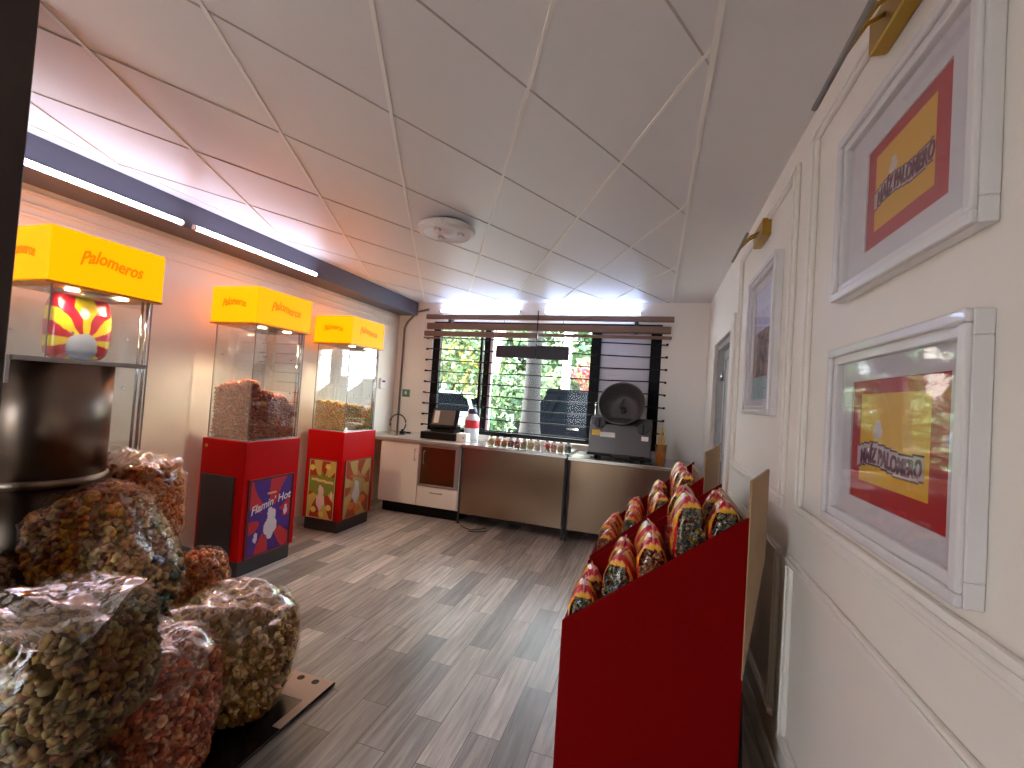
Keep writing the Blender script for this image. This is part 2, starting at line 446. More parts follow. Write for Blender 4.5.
def popcorn_bag(label, center, half, rot, cols, wts, fs=.021, n_fl=1100, seed=1, fill=.72, tuft=True, sub=2, colfn=None, group='big clear bags of popcorn in the pile'):
    """a big clear bag: popcorn (stuff), clear film, crumpled film top"""
    r = np.random.default_rng(seed)
    a, b, c = half
    E_ = Euler(rot).to_matrix(); Rm = np.array(E_)
    ctr = np.array(center)
    root = thing('popcorn_bag', label, 'bag of popcorn', (center[0], center[1], center[2]), group)
    # flakes: an outer skin and a second layer behind it
    D = r.normal(size=(n_fl * 2, 3)); D /= np.linalg.norm(D, axis=1)[:, None]
    P = superq(D, a, b, c, 3.2) * lump(D, seed, .045)[:, None]
    P *= np.where(np.arange(len(P)) < n_fl * 1.35, .965, .86)[:, None]
    top = fill * c
    hi = P[:, 2] > top
    P[hi, 2] = top + (P[hi, 2] - top) * .12 + r.normal(0, .006, hi.sum())
    C = colfn(P, r) if colfn else palette(len(P), cols, wts, r)
    W = P @ Rm.T + ctr
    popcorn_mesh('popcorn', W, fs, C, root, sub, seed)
    # dark mass of flakes deeper inside
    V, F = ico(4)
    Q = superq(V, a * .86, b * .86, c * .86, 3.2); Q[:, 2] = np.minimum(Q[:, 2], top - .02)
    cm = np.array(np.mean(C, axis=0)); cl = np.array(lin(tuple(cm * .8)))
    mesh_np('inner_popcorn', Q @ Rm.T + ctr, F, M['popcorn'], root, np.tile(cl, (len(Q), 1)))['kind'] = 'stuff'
    # film
    V, F = ico(5)
    Q = superq(V, a + fs * .8, b + fs * .8, c + fs * .5, 3.0) * lump(V, seed, .045)[:, None]
    r2 = np.random.default_rng(seed + 5); w = np.zeros(len(V))
    for k in range(14):
        f = r2.normal(size=3) * 9; w += np.abs(np.sin(V @ f + r2.uniform(0, 6))) / 14
    topw = np.clip((V[:, 2] - .35) / .5, 0, 1)
    Q *= (1 + (w - .63) * (.05 + .30 * topw))[:, None]
    mesh_np('clear_film', Q @ Rm.T + ctr, F, M['plastic'], root)
    if tuft:
        # loose crumpled film lying folded over the top of the bag
        nu, nv = 72, 16; vs = []; fsx = []; r3 = np.random.default_rng(seed + 9)
        fo = [(r3.uniform(-1, 1), r3.uniform(-1, 1), r3.uniform(9, 26), r3.uniform(0, 6)) for _ in range(9)]
        for j in range(nv):
            t = (j + .3) / (nv - .7)
            for i in range(nu):
                u = 2 * PI * i / nu
                k = (abs(math.cos(u)) ** 3 + abs(math.sin(u)) ** 3) ** (-1 / 3)
                x, y = math.cos(u) * k * t, math.sin(u) * k * t
                w_ = sum(abs(math.sin((p * x + q_ * y) * f_ * .5 + g_)) for p, q_, f_, g_ in fo) / 9 - .63
                z = c * (1.04 - .30 * max(0, t - .45) / .55 * (1 + .5 * math.sin(3 * u + seed))) + .075 * w_ + .02 * math.sin(2.3 * x + 3.1 * y + seed)
                vs.append((x * a * .97, y * b * .97, z))
        for j in range(nv - 1):
            for i in range(nu):
                fsx.append((j * nu + i, j * nu + (i + 1) % nu, (j + 1) * nu + (i + 1) % nu, (j + 1) * nu + i))
        mesh_np('crumpled_top', np.array(vs) @ Rm.T + ctr, fsx, M['film_top'], root)
    return root

# ------------------------------------------------------------------ room shell
XL, XR, YB, YN, HC = -3.40, .53, 5.40, -1.30, 2.63
T = .12
b = BM(); add_box(b, XL - T, XR + T, YN - T, YB + .15, -.1, 0); struct('floor', b, M['floor'])
b = BM(); add_box(b, XL - T, XR + T, YN - T, YB + .15, HC, HC + .12); struct('ceiling', b, M['ceiling'])
b = BM(); add_box(b, XL - T, XL, YN - T, YB + .15, 0, HC); struct('wall_left', b, M['wall_white'])
b = BM()      # near wall behind the camera, with an unseen doorway added for daylight fill
add_box(b, XL, -2.25, YN - T, YN, 0, HC); add_box(b, -1.62, XR, YN - T, YN, 0, HC); add_box(b, -2.25, -1.62, YN - T, YN, 2.1, HC)
struct('wall_near', b, M['wall'])
# right wall with the door opening
DY0, DY1, DZ = 3.74, 4.70, 2.06
b = BM()
add_box(b, XR, XR + T, YN - T, DY0, 0, HC); add_box(b, XR, XR + T, DY1, YB + .15, 0, HC)
add_box(b, XR, XR + T, DY0, DY1, DZ, HC)
struct('wall_right', b, M['wall'])
# back wall with the window opening
WX0, WX1, WZ0, WZ1 = -2.87, .04, .93, 2.38
b = BM()
add_box(b, XL, WX0, YB, YB + .15, 0, HC); add_box(b, WX1, XR, YB, YB + .15, 0, HC)
add_box(b, WX0, WX1, YB, YB + .15, 0, WZ0); add_box(b, WX0, WX1, YB, YB + .15, WZ1, HC)
struct('wall_back', b, M['wall_back'])
# ceiling strips: two crossing slanted families, borders beside the walls
def clip_line(c, s, x0, x1, y0, y1):
    """x = c + s*y clipped to the field"""
    ys = sorted([(x0 - c) / s, (x1 - c) / s]); a, e = max(y0, ys[0]), min(y1, ys[1])
    return ((c + s * a, a), (c + s * e, e)) if e > a else None
FX0, FX1 = -3.02, .12
for nm, s, c0, dc, rng, w, h, mm in (('trim_1', -.5, -.935, .607, range(-4, 7), .014, .005, 'strip_light'),
                                     ('trim_2', .5, -.70, -.635, range(-2, 9), .007, .003, 'strip_dark')):
    b = BM()
    for k in rng:
        L = clip_line(c0 + dc * k, s, FX0, FX1, YN, YB)
        if not L: continue
        (xa, ya), (xb, yb) = L; d = Vector((xb - xa, yb - ya)).normalized(); n = Vector((-d.y, d.x)) * w / 2
        add_prism(b, [(xa + n.x, ya + n.y), (xa - n.x, ya - n.y), (xb - n.x, yb - n.y), (xb + n.x, yb + n.y)], 'Z', HC - h, HC)
    struct(nm, b, M[mm])
b = BM(); add_box(b, FX1 - .008, FX1 + .010, YN, YB, HC - .006, HC); add_box(b, FX0 - .006, FX0 + .006, YN, YB, HC - .004, HC)
struct('trim_3', b, M['strip_light'])
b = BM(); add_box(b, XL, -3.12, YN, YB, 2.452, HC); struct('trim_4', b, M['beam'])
# thin cornice lines on the left wall below the beam
b = BM()
for z in (2.40, 2.33, 2.27): add_box(b, XL, XL + .012, YN, YB, z, z + .022, .004)
struct('trim_5', b, M['wall_white'])
# picture-frame mouldings on the right wall
def molding(b, y0, y1, z0, z1, w=.045, d=.018, wb=None):
    wb = wb or w
    for (a0, a1, c0, c1) in ((y0, y1, z0, z0 + wb), (y0, y1, z1 - w, z1), (y0, y0 + w, z0 + wb, z1 - w), (y1 - w, y1, z0 + wb, z1 - w)):
        add_box(b, XR - d, XR, a0, a1, c0, c1, .006, 2)
        if a1 - a0 > c1 - c0: add_box(b, XR - d - .008, XR - d + .002, a0, a1, (c0 + c1) / 2 - .010, (c0 + c1) / 2 + .010, .004)
        else: add_box(b, XR - d - .008, XR - d + .002, (a0 + a1) / 2 - .010, (a0 + a1) / 2 + .010, c0, c1, .004)
b = BM(); molding(b, -.9, 1.93, 1.065, 2.52, wb=.055); struct('trim_6', b, M['molding'])
b = BM(); molding(b, 2.12, 3.41, 1.065, 2.51, wb=.055); struct('trim_7', b, M['molding'])
b = BM(); molding(b, -.9, 1.99, .22, .915, w=.035); struct('trim_8', b, M['molding'])
b = BM(); molding(b, 2.13, 3.41, .22, .905, w=.035); struct('trim_9', b, M['molding'])
b = BM()
add_box(b, XR - .02, XR, DY0 - .17, DY0 - .10, .1, 2.16, .005); add_box(b, XR - .014, XR, DY0 - .07, DY0, 0, DZ + .06, .004)
add_box(b, XR - .014, XR, DY1, DY1 + .06, 0, DZ + .06, .004); add_box(b, XR - .014, XR, DY0 - .07, DY1 + .06, DZ, DZ + .06, .004)
struct('trim_10', b, M['molding'])
for nm, bx in (('baseboard_right', (XR - .014, XR, YN, DY0 - .18, 0, .10)), ('baseboard_left', (XL, XL + .014, YN, 4.65, 0, .10)),
               ('baseboard_back', (XL + .02, XR - .02, YB - .014, YB, 0, .10))):
    b = BM(); add_box(b, *bx, .004); struct(nm, b, M['white'])
# the side door
dr = struct_root('door_1', (XR + .06, DY0, 0))
b = BM(); add_box(b, XR + .02, XR + .12, DY0, DY0 + .05, 0, DZ); add_box(b, XR + .02, XR + .12, DY1 - .05, DY1, 0, DZ); add_box(b, XR + .02, XR + .12, DY0 + .05, DY1 - .05, DZ - .05, DZ)
obj('door_frame', b, M['alu'], dr)
b = BM()
for (y0, y1, z0, z1) in ((DY0 + .055, DY0 + .13, .02, DZ - .055), (DY1 - .13, DY1 - .055, .02, DZ - .055), (DY0 + .13, DY1 - .13, .02, .14), (DY0 + .13, DY1 - .13, DZ - .14, DZ - .055), (DY0 + .13, DY1 - .13, .98, 1.05)):
    add_box(b, XR + .07, XR + .105, y0, y1, z0, z1, .004)
lf = obj('door_leaf', b, M['alu'], dr)
b = BM(); add_box(b, XR + .083, XR + .093, DY0 + .13, DY1 - .13, .14, .98); add_box(b, XR + .083, XR + .093, DY0 + .13, DY1 - .13, 1.05, DZ - .14)
obj('frosted_pane', b, mat('frosted_glass', (.66, .70, .72), .35), lf)
b = BM(); add_tube(b, [(XR + .07, DY1 - .16, 1.14), (XR + .02, DY1 - .16, 1.12), (XR + .02, DY1 - .16, .98), (XR + .07, DY1 - .16, .96)], .009)
obj('door_handle', b, M['chrome'], lf)
for z in (1.72, .45):
    b = BM(); add_cyl(b, (XR + .055, DY1 - .06, z), (XR + .055, DY1 - .06, z + .1), .012); obj('hinge', b, M['chrome'], dr)
# dark brown partition end at the left edge of the view
b = BM(); add_box(b, -2.36, -1.955, .70, .873, 0, HC, .004); struct('wall_partition', b, M['darkwood'])

# ------------------------------------------------------------------ window
wn = struct_root('window_1', ((WX0 + WX1) / 2, YB + .06, WZ0))
Y0, Y1 = YB + .03, YB + .09
b = BM(); add_box(b, WX0, WX0 + .10, Y0, Y1, WZ0, WZ1); add_box(b, WX1 - .12, WX1, Y0, Y1, WZ0, WZ1)
add_box(b, WX0 + .10, WX1 - .12, Y0, Y1, WZ0, WZ0 + .05); add_box(b, WX0 + .10, WX1 - .12, Y0, Y1, WZ1 - .05, WZ1)
obj('window_frame', b, M['black_metal'], wn)
for x0, x1 in ((-2.13, -2.055), (-.765, -.65)):
    b = BM(); add_box(b, x0, x1, Y0, Y1, WZ0 + .05, WZ1 - .05); obj('mullion', b, M['black_metal'], wn)
b = BM(); add_box(b, -2.19, -2.16, Y0, Y1, WZ0 + .05, WZ1 - .05); obj('mullion', b, M['black_metal'], wn)
b = BM(); add_box(b, -2.055, -2.02, Y0 + .01, Y1, WZ0 + .05, WZ1 - .05); obj('sash_edge', b, M['white'], wn)
for x0, x1 in ((WX0 + .10, -2.19), (-2.02, -.765)):
    b = BM(); add_box(b, x0, x1, YB + .058, YB + .063, WZ0 + .05, WZ1 - .05); obj('pane', b, M['win_glass'], wn)
b = BM(); zz = WZ0 + .05
while zz < WZ1 - .06:
    add_box(b, -.65, WX1 - .12, YB + .075, YB + .105, zz, zz + .0735, .006, 2); zz += .072
obj('roller_shutter', b, M['shutter'], wn)
for i, z in enumerate((2.148, 2.004, 1.860, 1.716, 1.572, 1.428, 1.284, 1.140, 1.0)):
    b = BM(); add_tube(b, [(WX0 - .06 + (WX1 - WX0 + .12) * k / 12, YB - .025, z + .006 * math.sin(k * .9 + i)) for k in range(13)], .0075, 8)
    for x in (WX0 - .06, -2.09, -.70, WX1 + .06): add_box(b, x - .012, x + .012, YB - .03, YB + (.035 if -2.8 < x < 0 else 0), z - .012, z + .012)
    obj('security_bar', b, M['black_metal'], wn)
for x in (-.665,):
    b = BM(); add_tube(b, [(x, YB + .02, 1.25), (x, YB - .0, 1.27), (x, YB - .0, 1.42), (x, YB + .02, 1.44)], .009); obj('sash_handle', b, M['white'], wn)

# brown slatted blind drawn up above the window
bl = thing('window_blind', 'brown slatted blind drawn up into long boards above the window', 'blind', (-1.39, 5.30, 2.45))
for (x0, x1, z0, z1, y) in ((-2.925, .155, 2.392, 2.452, 5.30), (-2.90, .13, 2.258, 2.338, 5.29), (-2.93, -1.40, 2.168, 2.232, 5.285), (-1.39, .14, 2.195, 2.228, 5.29), (-2.94, -2.30, 2.135, 2.152, 5.29)):
    b = BM(); add_box(b, x0, x1, y - .022, y + .03, z0, z1, .006, 2); obj('slat', b, M['wood_slat'], bl)
for x in (-2.6, -.25):
    b = BM(); add_box(b, x - .02, x + .02, 5.32, 5.40, 2.26, 2.45); obj('bracket', b, M['dark_grey'], bl)
b = BM(); add_tube(b, [(-1.40, 5.262, 2.50), (-1.40, 5.262, 2.2), (-1.402, 5.27, 1.95)], .006, 6); obj('pull_cord', b, M['black'], bl)
hb = thing('hanging_box', 'long dark violet box hanging below the blind in the middle of the window', 'hanging box', (-1.47, 5.335, 1.92))
b = BM(); add_box(b, -1.93, -1.405, 5.305, 5.36, 1.925, 2.075, .006); add_box(b, -1.405, -1.01, 5.31, 5.365, 1.92, 2.085, .006); obj('box', b, M['navy_box'], hb)
for x in (-1.85, -1.1):
    b = BM(); add_tube(b, [(x, 5.335, 2.075), (x, 5.335, 2.39)], .003, 6); obj('cord', b, M['black'], hb)

# ------------------------------------------------------------------ lamps
def batten(label, p0, p1, face, grp, tube='tube'):
    """LED batten from p0 to p1; face is the way the diffuser looks"""
    p0, p1 = Vector(p0), Vector(p1); mid = (p0 + p1) / 2
    t = thing('led_batten', label, 'strip light', mid, grp)
    d = (p1 - p0).normalized(); f = Vector(face).normalized(); s = d.cross(f)
    def slab(o0, o1, w, ext=0):
        b = BM(); vs = []
        for p in (p0 - d * ext, p1 + d * ext):
            for a, c in ((o0, -w), (o1, -w), (o1, w), (o0, w)): vs.append(b.verts.new(p + f * a + s * c))
        for q in ((0, 1, 2, 3), (7, 6, 5, 4), (0, 4, 5, 1), (1, 5, 6, 2), (2, 6, 7, 3), (3, 7, 4, 0)): b.faces.new([vs[i] for i in q])
        return b
    if tube == 'tube':
        obj('housing', slab(-.020, -.002, .017, .012), M['white'], t)
        b = BM(); n = 10; rings = []
        for p in (p0, p1):
            rings.append([b.verts.new(p + f * (-.002 + .022 * math.sin(PI * k / n)) + s * (.016 * math.cos(PI * k / n))) for k in range(n + 1)])
        for k in range(n): b.faces.new((rings[0][k], rings[0][k + 1], rings[1][k + 1], rings[1][k])).smooth = True
        b.faces.new(rings[0]); b.faces.new(list(reversed(rings[1]))); b.faces.new((rings[0][0], rings[1][0], rings[1][n], rings[0][n]))
    else:
        obj('housing', slab(-.050, -.019, .016, .012), M['white'], t)
        b = BM(); add_cyl(b, p0, p1, .0165, n=16)
    obj('diffuser', b, M[tube], t)
    for p, q in ((p0, -1), (p1, 1)):
        b = BM(); add_cyl(b, p + d * (q * .0005), p + d * (q * .014), .018, n=14); obj('end_cap', b, M['white'], t)
    return t
GL = 'strip lights along the left wall'; GB = 'strip lights above the window'
batten('lit strip light under the left beam, nearer of the two', (-3.10, .96, 2.468), (-3.10, 2.175, 2.468), (1, 0, -.3), GL)
batten('lit strip light under the left beam, farther of the two', (-3.10, 2.275, 2.468), (-3.10, 3.435, 2.468), (1, 0, -.3), GL)
batten('lit strip light over the left half of the window blind', (-2.745, 5.35, 2.508), (-1.675, 5.35, 2.508), (0, -1, 0), GB, 'tube_b')
batten('lit strip light over the right half of the window blind', (-1.335, 5.35, 2.508), (-.215, 5.35, 2.508), (0, -1, 0), GB, 'tube_b')
# round ceiling lamp, switched off
cl = thing('ceiling_lamp', 'round white ceiling lamp with a ribbed rim, switched off', 'ceiling lamp', (-1.45, 2.82, HC))
c = (-1.45, 2.82, HC)
b = BM(); add_lathe(b, [(0, -.0), (.11, -.0), (.11, -.03), (.0, -.03)], c, 32); obj('base', b, M['dark_grey'], cl)
b = BM(); n = 72; A, B2, Cc, Dd = [], [], [], []
for i in range(n):
    t = 2 * PI * i / n; k = 1 + (.012 if i % 2 else -.012)
    for lst, r, z in ((A, .165 * k, -.025), (B2, .197 * k, -.045), (Cc, .197 * k, -.075), (Dd, .165, -.088)):
        lst.append(b.verts.new((c[0] + r * math.cos(t), c[1] + r * math.sin(t), c[2] + z)))
for P_, Q_ in ((A, B2), (B2, Cc), (Cc, Dd)):
    for i in range(n): b.faces.new((P_[i], P_[(i + 1) % n], Q_[(i + 1) % n], Q_[i]))
b.faces.new(A)
obj('ribbed_rim', b, M['white'], cl)
b = BM(); add_lathe(b, [(.165, -.086), (.12, -.074), (.05, -.070), (.035, -.086), (0, -.088)], c, 40); obj('cover', b, mat('lamp_cover', (.86, .83, .86), .3), cl)
for a in (.3, 2.4, 4.5):
    b = BM(); add_box(b, c[0] + .10 * math.cos(a) - .02, c[0] + .10 * math.cos(a) + .02, c[1] + .10 * math.sin(a) - .02, c[1] + .10 * math.sin(a) + .02, c[2] - .092, c[2] - .072, .006)
    obj('diffuser_lens', b, M['white'], cl)

# brass picture lamps on the right wall
def picture_lamp(label, y, z, zb, L):
    t = thing('picture_lamp', label, 'picture lamp', (XR, y, z), 'brass picture lamps on the right wall')
    b = BM(); add_box(b, XR - .042, XR, y - .12, y + .12, z - .045, z + .045, .004); obj('wall_plate', b, M['brass'], t)
    for dy in (-.03, .03):
        b = BM(); add_tube(b, [(XR - .042, y + dy, z), (XR - .08, y + dy, z - .02), (XR - .125, y + dy, zb + .008)], .006, 8); obj('arm', b, M['brass'], t)
    b = BM(); add_cyl(b, (XR - .13, y - L / 2, zb), (XR - .13, y + L / 2, zb), .008, n=14); sh = obj('lamp_bar', b, M['conduit'], t)
    return t
picture_lamp('brass picture lamp above the upper of the two near frames', 1.27, 2.455, 2.355, .46)
picture_lamp('brass picture lamp above the tall frame beside the door', 2.74, 2.43, 2.352, .46)

# ------------------------------------------------------------------ framed pictures
def rect_art(red, yel, extra):
    """red mat border round a yellow field, in picture coordinates (u right, v up)"""
    def f(u, v):
        c = extra(u, v)
        if c: return c
        return red if not (.11 < u < .84 and .15 < v < .88) else yel
    return f
def framed(label, y0, y1, z0, z1, art, matw, art_box, word=None, grp='white framed pictures on the right wall'):
    t = thing('framed_picture', label, 'picture', (XR, (y0 + y1) / 2, z0), grp)
    w, d = .045, .042
    b = BM()
    for (a0, a1, c0, c1) in ((y0, y1, z0, z0 + w), (y0, y1, z1 - w, z1), (y0, y0 + w, z0 + w, z1 - w), (y1 - w, y1, z0 + w, z1 - w)):
        add_box(b, XR - .03, XR - .001, a0, a1, c0, c1, .002)
    for (a0, a1, c0, c1) in ((y0, y1, z0, z0 + .024), (y0, y1, z1 - .024, z1), (y0, y0 + .024, z0 + .024, z1 - .024), (y1 - .024, y1, z0 + .024, z1 - .024)):
        add_box(b, XR - d, XR - .03, a0, a1, c0, c1, .004, 2)
    obj('frame', b, M['frame_white'], t)
    b = BM(); ay0, ay1, az0, az1 = art_box
    for (a0, a1, c0, c1) in ((y0 + w, y1 - w, z0 + w, az0), (y0 + w, y1 - w, az1, z1 - w), (y0 + w, ay0, az0, az1), (ay1, y1 - w, az0, az1)):
        add_box(b, XR - .012, XR - .004, a0, a1, c0, c1)
    obj('mat_board', b, M['mat_board'], t)
    # print faces -x; right of the picture is towards the camera (-y)
    mt = face_mtx((XR - .006, (ay0 + ay1) / 2, (az0 + az1) / 2), (0, -1, 0), (0, 0, 1))
    pr = paint('print', ay1 - ay0, az1 - az0, 96, 70, art, mt, t, .002)
    if word:
        yc, zc, wd = word
        mt2 = face_mtx((XR - .0095, yc, zc), (0, -1, 0), (0, 0, 1))
        text_mesh('lettering', 'MAÍZ PALOMERO', .052, M['ink'], mt2, pr, bend=.004, wave=-.006, shear=.12, extr=.0006, off=.0018, sx=wd)
    b = BM(); add_box(b, XR - .022, XR - .020, y0 + w, y1 - w, z0 + w, z1 - w); obj('picture_glass', b, M['pic_glass'], t)
    return t
def puff(u, v, cx, cy, s):
    """a white popped-corn shape"""
    for dx, dy, r in ((0, 0, .6), (-.5, -.35, .5), (.5, -.3, .5), (-.15, .6, .42), (.35, .45, .4), (0, -.7, .5)):
        if ((u - cx) / s - dx) ** 2 + (((v - cy) / s) * .75 - dy) ** 2 < r * r: return True
    return False
def logo_extra(cx, cy, px, py):
    def f(u, v):
        # wavy pale banner behind the lettering, popped corn above
        k = (u - cx) / .36
        if abs(k) < 1:
            mid = cy + .018 * (1 - k * k) - .025 * math.sin(k * 3.4)
            if abs(v - mid) < .082: return (.80, .70, .72)
            if abs(v - mid) < .097: return (.30, .14, .20)
        if puff(u, v, px, py, .055): return (.86, .80, .78)
        return None
    return f
framed('white framed red and yellow print, upper of the two near frames', .945, 1.585, 1.795, 2.285,
       rect_art((.72, .20, .24), (.90, .68, .16), logo_extra(.46, .45, .36, .66)), .1, (1.07, 1.44, 1.90, 2.172), (1.255, 2.020, .62))
framed('white framed red and yellow print, lower of the two near frames', .945, 1.585, 1.150, 1.650,
       rect_art((.72, .06, .16), (.93, .70, .10), logo_extra(.44, .36, .33, .60)), .1, (1.035, 1.47, 1.245, 1.552), (1.27, 1.353, .70))
def photo_art(u, v):
    n = math.sin(u * 23 + 3 * math.sin(v * 17)) * .5 + math.sin(v * 41 + 4 * u) * .5
    if v > .80: return (.80, .78, .86)
    if v > .62: return (.74 + .05 * n, .70 + .05 * n, .80)
    if v > .20:
        if abs(u - .5) < .34 + .08 * n: return (.50 + .14 * n, .38 + .12 * n, .33 + .10 * n)
        return (.70, .58, .52)
    return (.60, .70 + .05 * n, .72)
framed('tall white framed photograph in brown and lilac beside the door', 2.325, 2.955, 1.440, 2.210, photo_art, .1, (2.43, 2.85, 1.52, 2.12))

# ------------------------------------------------------------------ popcorn machines
def burst(c1, c2, mid, n=7, cy=.55, extra=None, turn=0.):
    def f(u, v):
        if extra:
            c = extra(u, v)
            if c: return c
        a = math.atan2(v - cy, (u - .5) * .8) + turn
        w = math.sin(a * n + .6 * math.sin(6 * v))
        r = math.hypot((u - .5) * .8, v - cy)
        if r < .22 + .03 * math.sin(9 * a): return mid
        return c1 if w > 0 else c2
    return f
def edge_band(u, v, w=.03):
    return u < w or u > 1 - w or v < w * .6 or v > 1 - w * .6
def hot_extra(u, v):
    if edge_band(u, v): return (.30, .10, .22)
    if puff(u, v, .52, .40, .15): return (.84, .78, .80)
    if puff(u, v, .20, .24, .05) or puff(u, v, .86, .52, .05): return (.82, .76, .80)
    if abs(v - .80 - .012 * math.sin(u * 9)) < .012 and .40 < u < .62: return (.85, .65, .45)
def green_extra(u, v):
    if edge_band(u, v): return (.80, .74, .50)
    if puff(u, v, .48, .37, .15) or puff(u, v, .88, .42, .05): return (.88, .80, .78)
    if abs(v - .645 + .05 * (u - .5)) < .022 and .12 < u < .92: return (.90, .80, .55)
    if .45 < v < .72: return (.50, .56, .22)
    for cx, cy in ((.25, .14), (.55, .08), (.8, .2), (.7, .9), (.12, .86)):
        if ((u - cx) / .10) ** 2 + ((v - cy) / .05) ** 2 < 1: return (.88, .84, .40)
def orange_extra(u, v):
    if edge_band(u, v): return (.62, .50, .34)
    if puff(u, v, .46, .45, .14): return (.72, .66, .64)
    if abs(v - .70 - .03 * math.sin(u * 6)) < .02 and .2 < u < .85: return (.66, .36, .16)
    for cx, cy in ((.3, .2), (.55, .12), (.72, .28)):
        if ((u - cx) / .13) ** 2 + ((v - cy) / .07) ** 2 < 1: return (.78, .40, .12)

def machine(label, x0, x1, y0, y1, posters, fill=None, fcols=None, fw=None, seed=1, door=False, shelf=False, grp='popcorn machines by the left wall'):
    t = thing('popcorn_machine', label, 'popcorn machine', ((x0 + x1) / 2, (y0 + y1) / 2, 0), grp)
    b = BM(); add_box(b, x0 + .02, x1 - .015, y0 + .015, y1 - .02, 0, .115, .004); obj('plinth', b, M['plinth'], t)
    b = BM(); add_box(b, x0, x1, y0, y1, .115, .985, .006, 2); body = obj('cabinet', b, M['red'], t)
    if door:
        b = BM(); add_box(b, x0 + .03, x1 - .075, y0 - .012, y0, .15, .725, .004); obj('chalkboard_panel', b, M['dark_grey'], body)
        b = BM(); add_cyl(b, (x0 + .05, y0 - .006, .93), (x0 + .05, y0, .93), .012, n=12); obj('lock', b, M['brass'], body)
    for side, art, word in posters:
        if side == 'y':
            w, cx = (x1 - x0) - .11, (x0 + x1) / 2
            mt = face_mtx((cx, y0 - .001, .41), (1, 0, 0), (0, 0, 1))
        else:
            w, cx = (y1 - y0) - .11, (y0 + y1) / 2
            mt = face_mtx((x1 + .001, cx, .41), (0, 1, 0), (0, 0, 1))
        h = .57
        p = paint('poster', w, h, 54, 72, art, mt, body, .004)
        b = BM()
        for (u0, u1, v0, v1) in ((-w / 2 - .008, w / 2 + .008, h / 2, h / 2 + .008), (-w / 2 - .008, w / 2 + .008, -h / 2 - .008, -h / 2), (-w / 2 - .008, -w / 2, -h / 2, h / 2), (w / 2, w / 2 + .008, -h / 2, h / 2)):
            add_box(b, u0, u1, v0, v1, -.001, .008)
        bmesh.ops.transform(b, matrix=mt, verts=b.verts)
        obj('poster_holder', b, mat('dull_red_metal', (.45, .10, .10), .4), body)
        if word:
            mt2 = mt @ Matrix.Translation((.0, .085, .005)) @ Matrix.Rotation(.20, 4, 'Z')
            text_mesh('lettering', word, .085, M['ink_white'], mt2, p, bend=.01, shear=.35, extr=.0006, off=.001, sx=.95)
    # glass case
    g = .022; zt, zb = 1.85, .985
    b = BM(); add_box(b, x0 + g, x1 - g, y0 + g, y1 - g, zb, zb + .012); obj('case_floor', b, M['steel_top'], t)
    for (a0, a1, c0, c1) in ((x0 + g, x1 - g, y0 + g, y0 + g + .005), (x0 + g, x1 - g, y1 - g - .005, y1 - g), (x1 - g - .005, x1 - g, y0 + g + .006, y1 - g - .006), (x0 + g, x0 + g + .005, y0 + g + .006, y1 - g - .006)):
        b = BM(); add_box(b, a0, a1, c0, c1, zb + .012, zt); obj('glass_pane', b, M['glass'], t)
    for px, py, r in ((x1 - g - .012, y1 - g - .016, .008), (x1 - g - .012, y1 - g - .045, .007)):
        b = BM(); add_cyl(b, (px, py, zb + .012), (px, py, zt), r, n=12); obj('post', b, M['chrome'], t)
    for px, py in ((x0 + g - .001, y0 + g - .001), (x1 - g - .003, y0 + g - .001), (x1 - g - .003, y1 - g - .004)):
        b = BM(); add_box(b, px, px + .005, py, py + .005, zb + .012, zt); obj('corner_seal', b, M['conduit'], t)
    for z in (1.62, 1.35):
        for yy in (y0 + .12, y1 - .14):
            b = BM(); add_cyl(b, (x1 - g, yy, z), (x1 - g + .006, yy, z), .007, n=10); obj('glass_screw', b, M['chrome'], t)
        b = BM(); add_cyl(b, (x0 + .1, y0 + g, z), (x0 + .1, y0 + g - .006, z), .007, n=10); obj('glass_screw', b, M['chrome'], t)
    # header light box
    hx0, hx1, hy0, hy1, hz0, hz1 = x0 - .01, x1 + .005, y0 - .01, y1 + .01, 1.85, 2.13
    b = BM(); add_box(b, hx0, hx1, hy0, hy1, hz0 + .012, hz1, .004); hd = obj('header', b, M['yellow'], t)
    b = BM(); add_box(b, hx0 - .002, hx1 + .002, hy0 - .002, hy1 + .002, hz0, hz0 + .012); obj('header_base', b, M['yellow_edge'], hd)
    text_mesh('lettering', 'Palomeros', .094, M['logo_orange'], face_mtx((hx1 + .001, (hy0 + hy1) / 2, 1.995), (0, 1, 0), (0, 0, 1)), hd, bend=.018, wave=-.010, shear=.3, extr=.0012, off=.0022, sx=.72 if y1 - y0 < .54 else .75)
    text_mesh('lettering', 'Palomeros', .080, M['logo_orange'], face_mtx(((hx0 + hx1) / 2, hy0 - .001, 1.995), (1, 0, 0), (0, 0, 1)), hd, bend=.022, shear=.3, extr=.0012, off=.002, sx=.66)
    b = BM(); add_lathe(b, [(0, 0), (.15, 0), (.15, -.012), (.11, -.028), (0, -.028)], ((x0 + x1) / 2, (y0 + y1) / 2, hz0 - .0005), 32); obj('lamp_dish', b, M['alu'], hd)
    for ly in (y0 + .14, y1 - .14):
        b = BM(); add_lathe(b, [(0, 0), (.028, 0), (.028, -.008), (0, -.010)], (x1 - .09, ly, hz0 - .0005), 18); obj('downlight', b, M['lamp_disc'], hd)
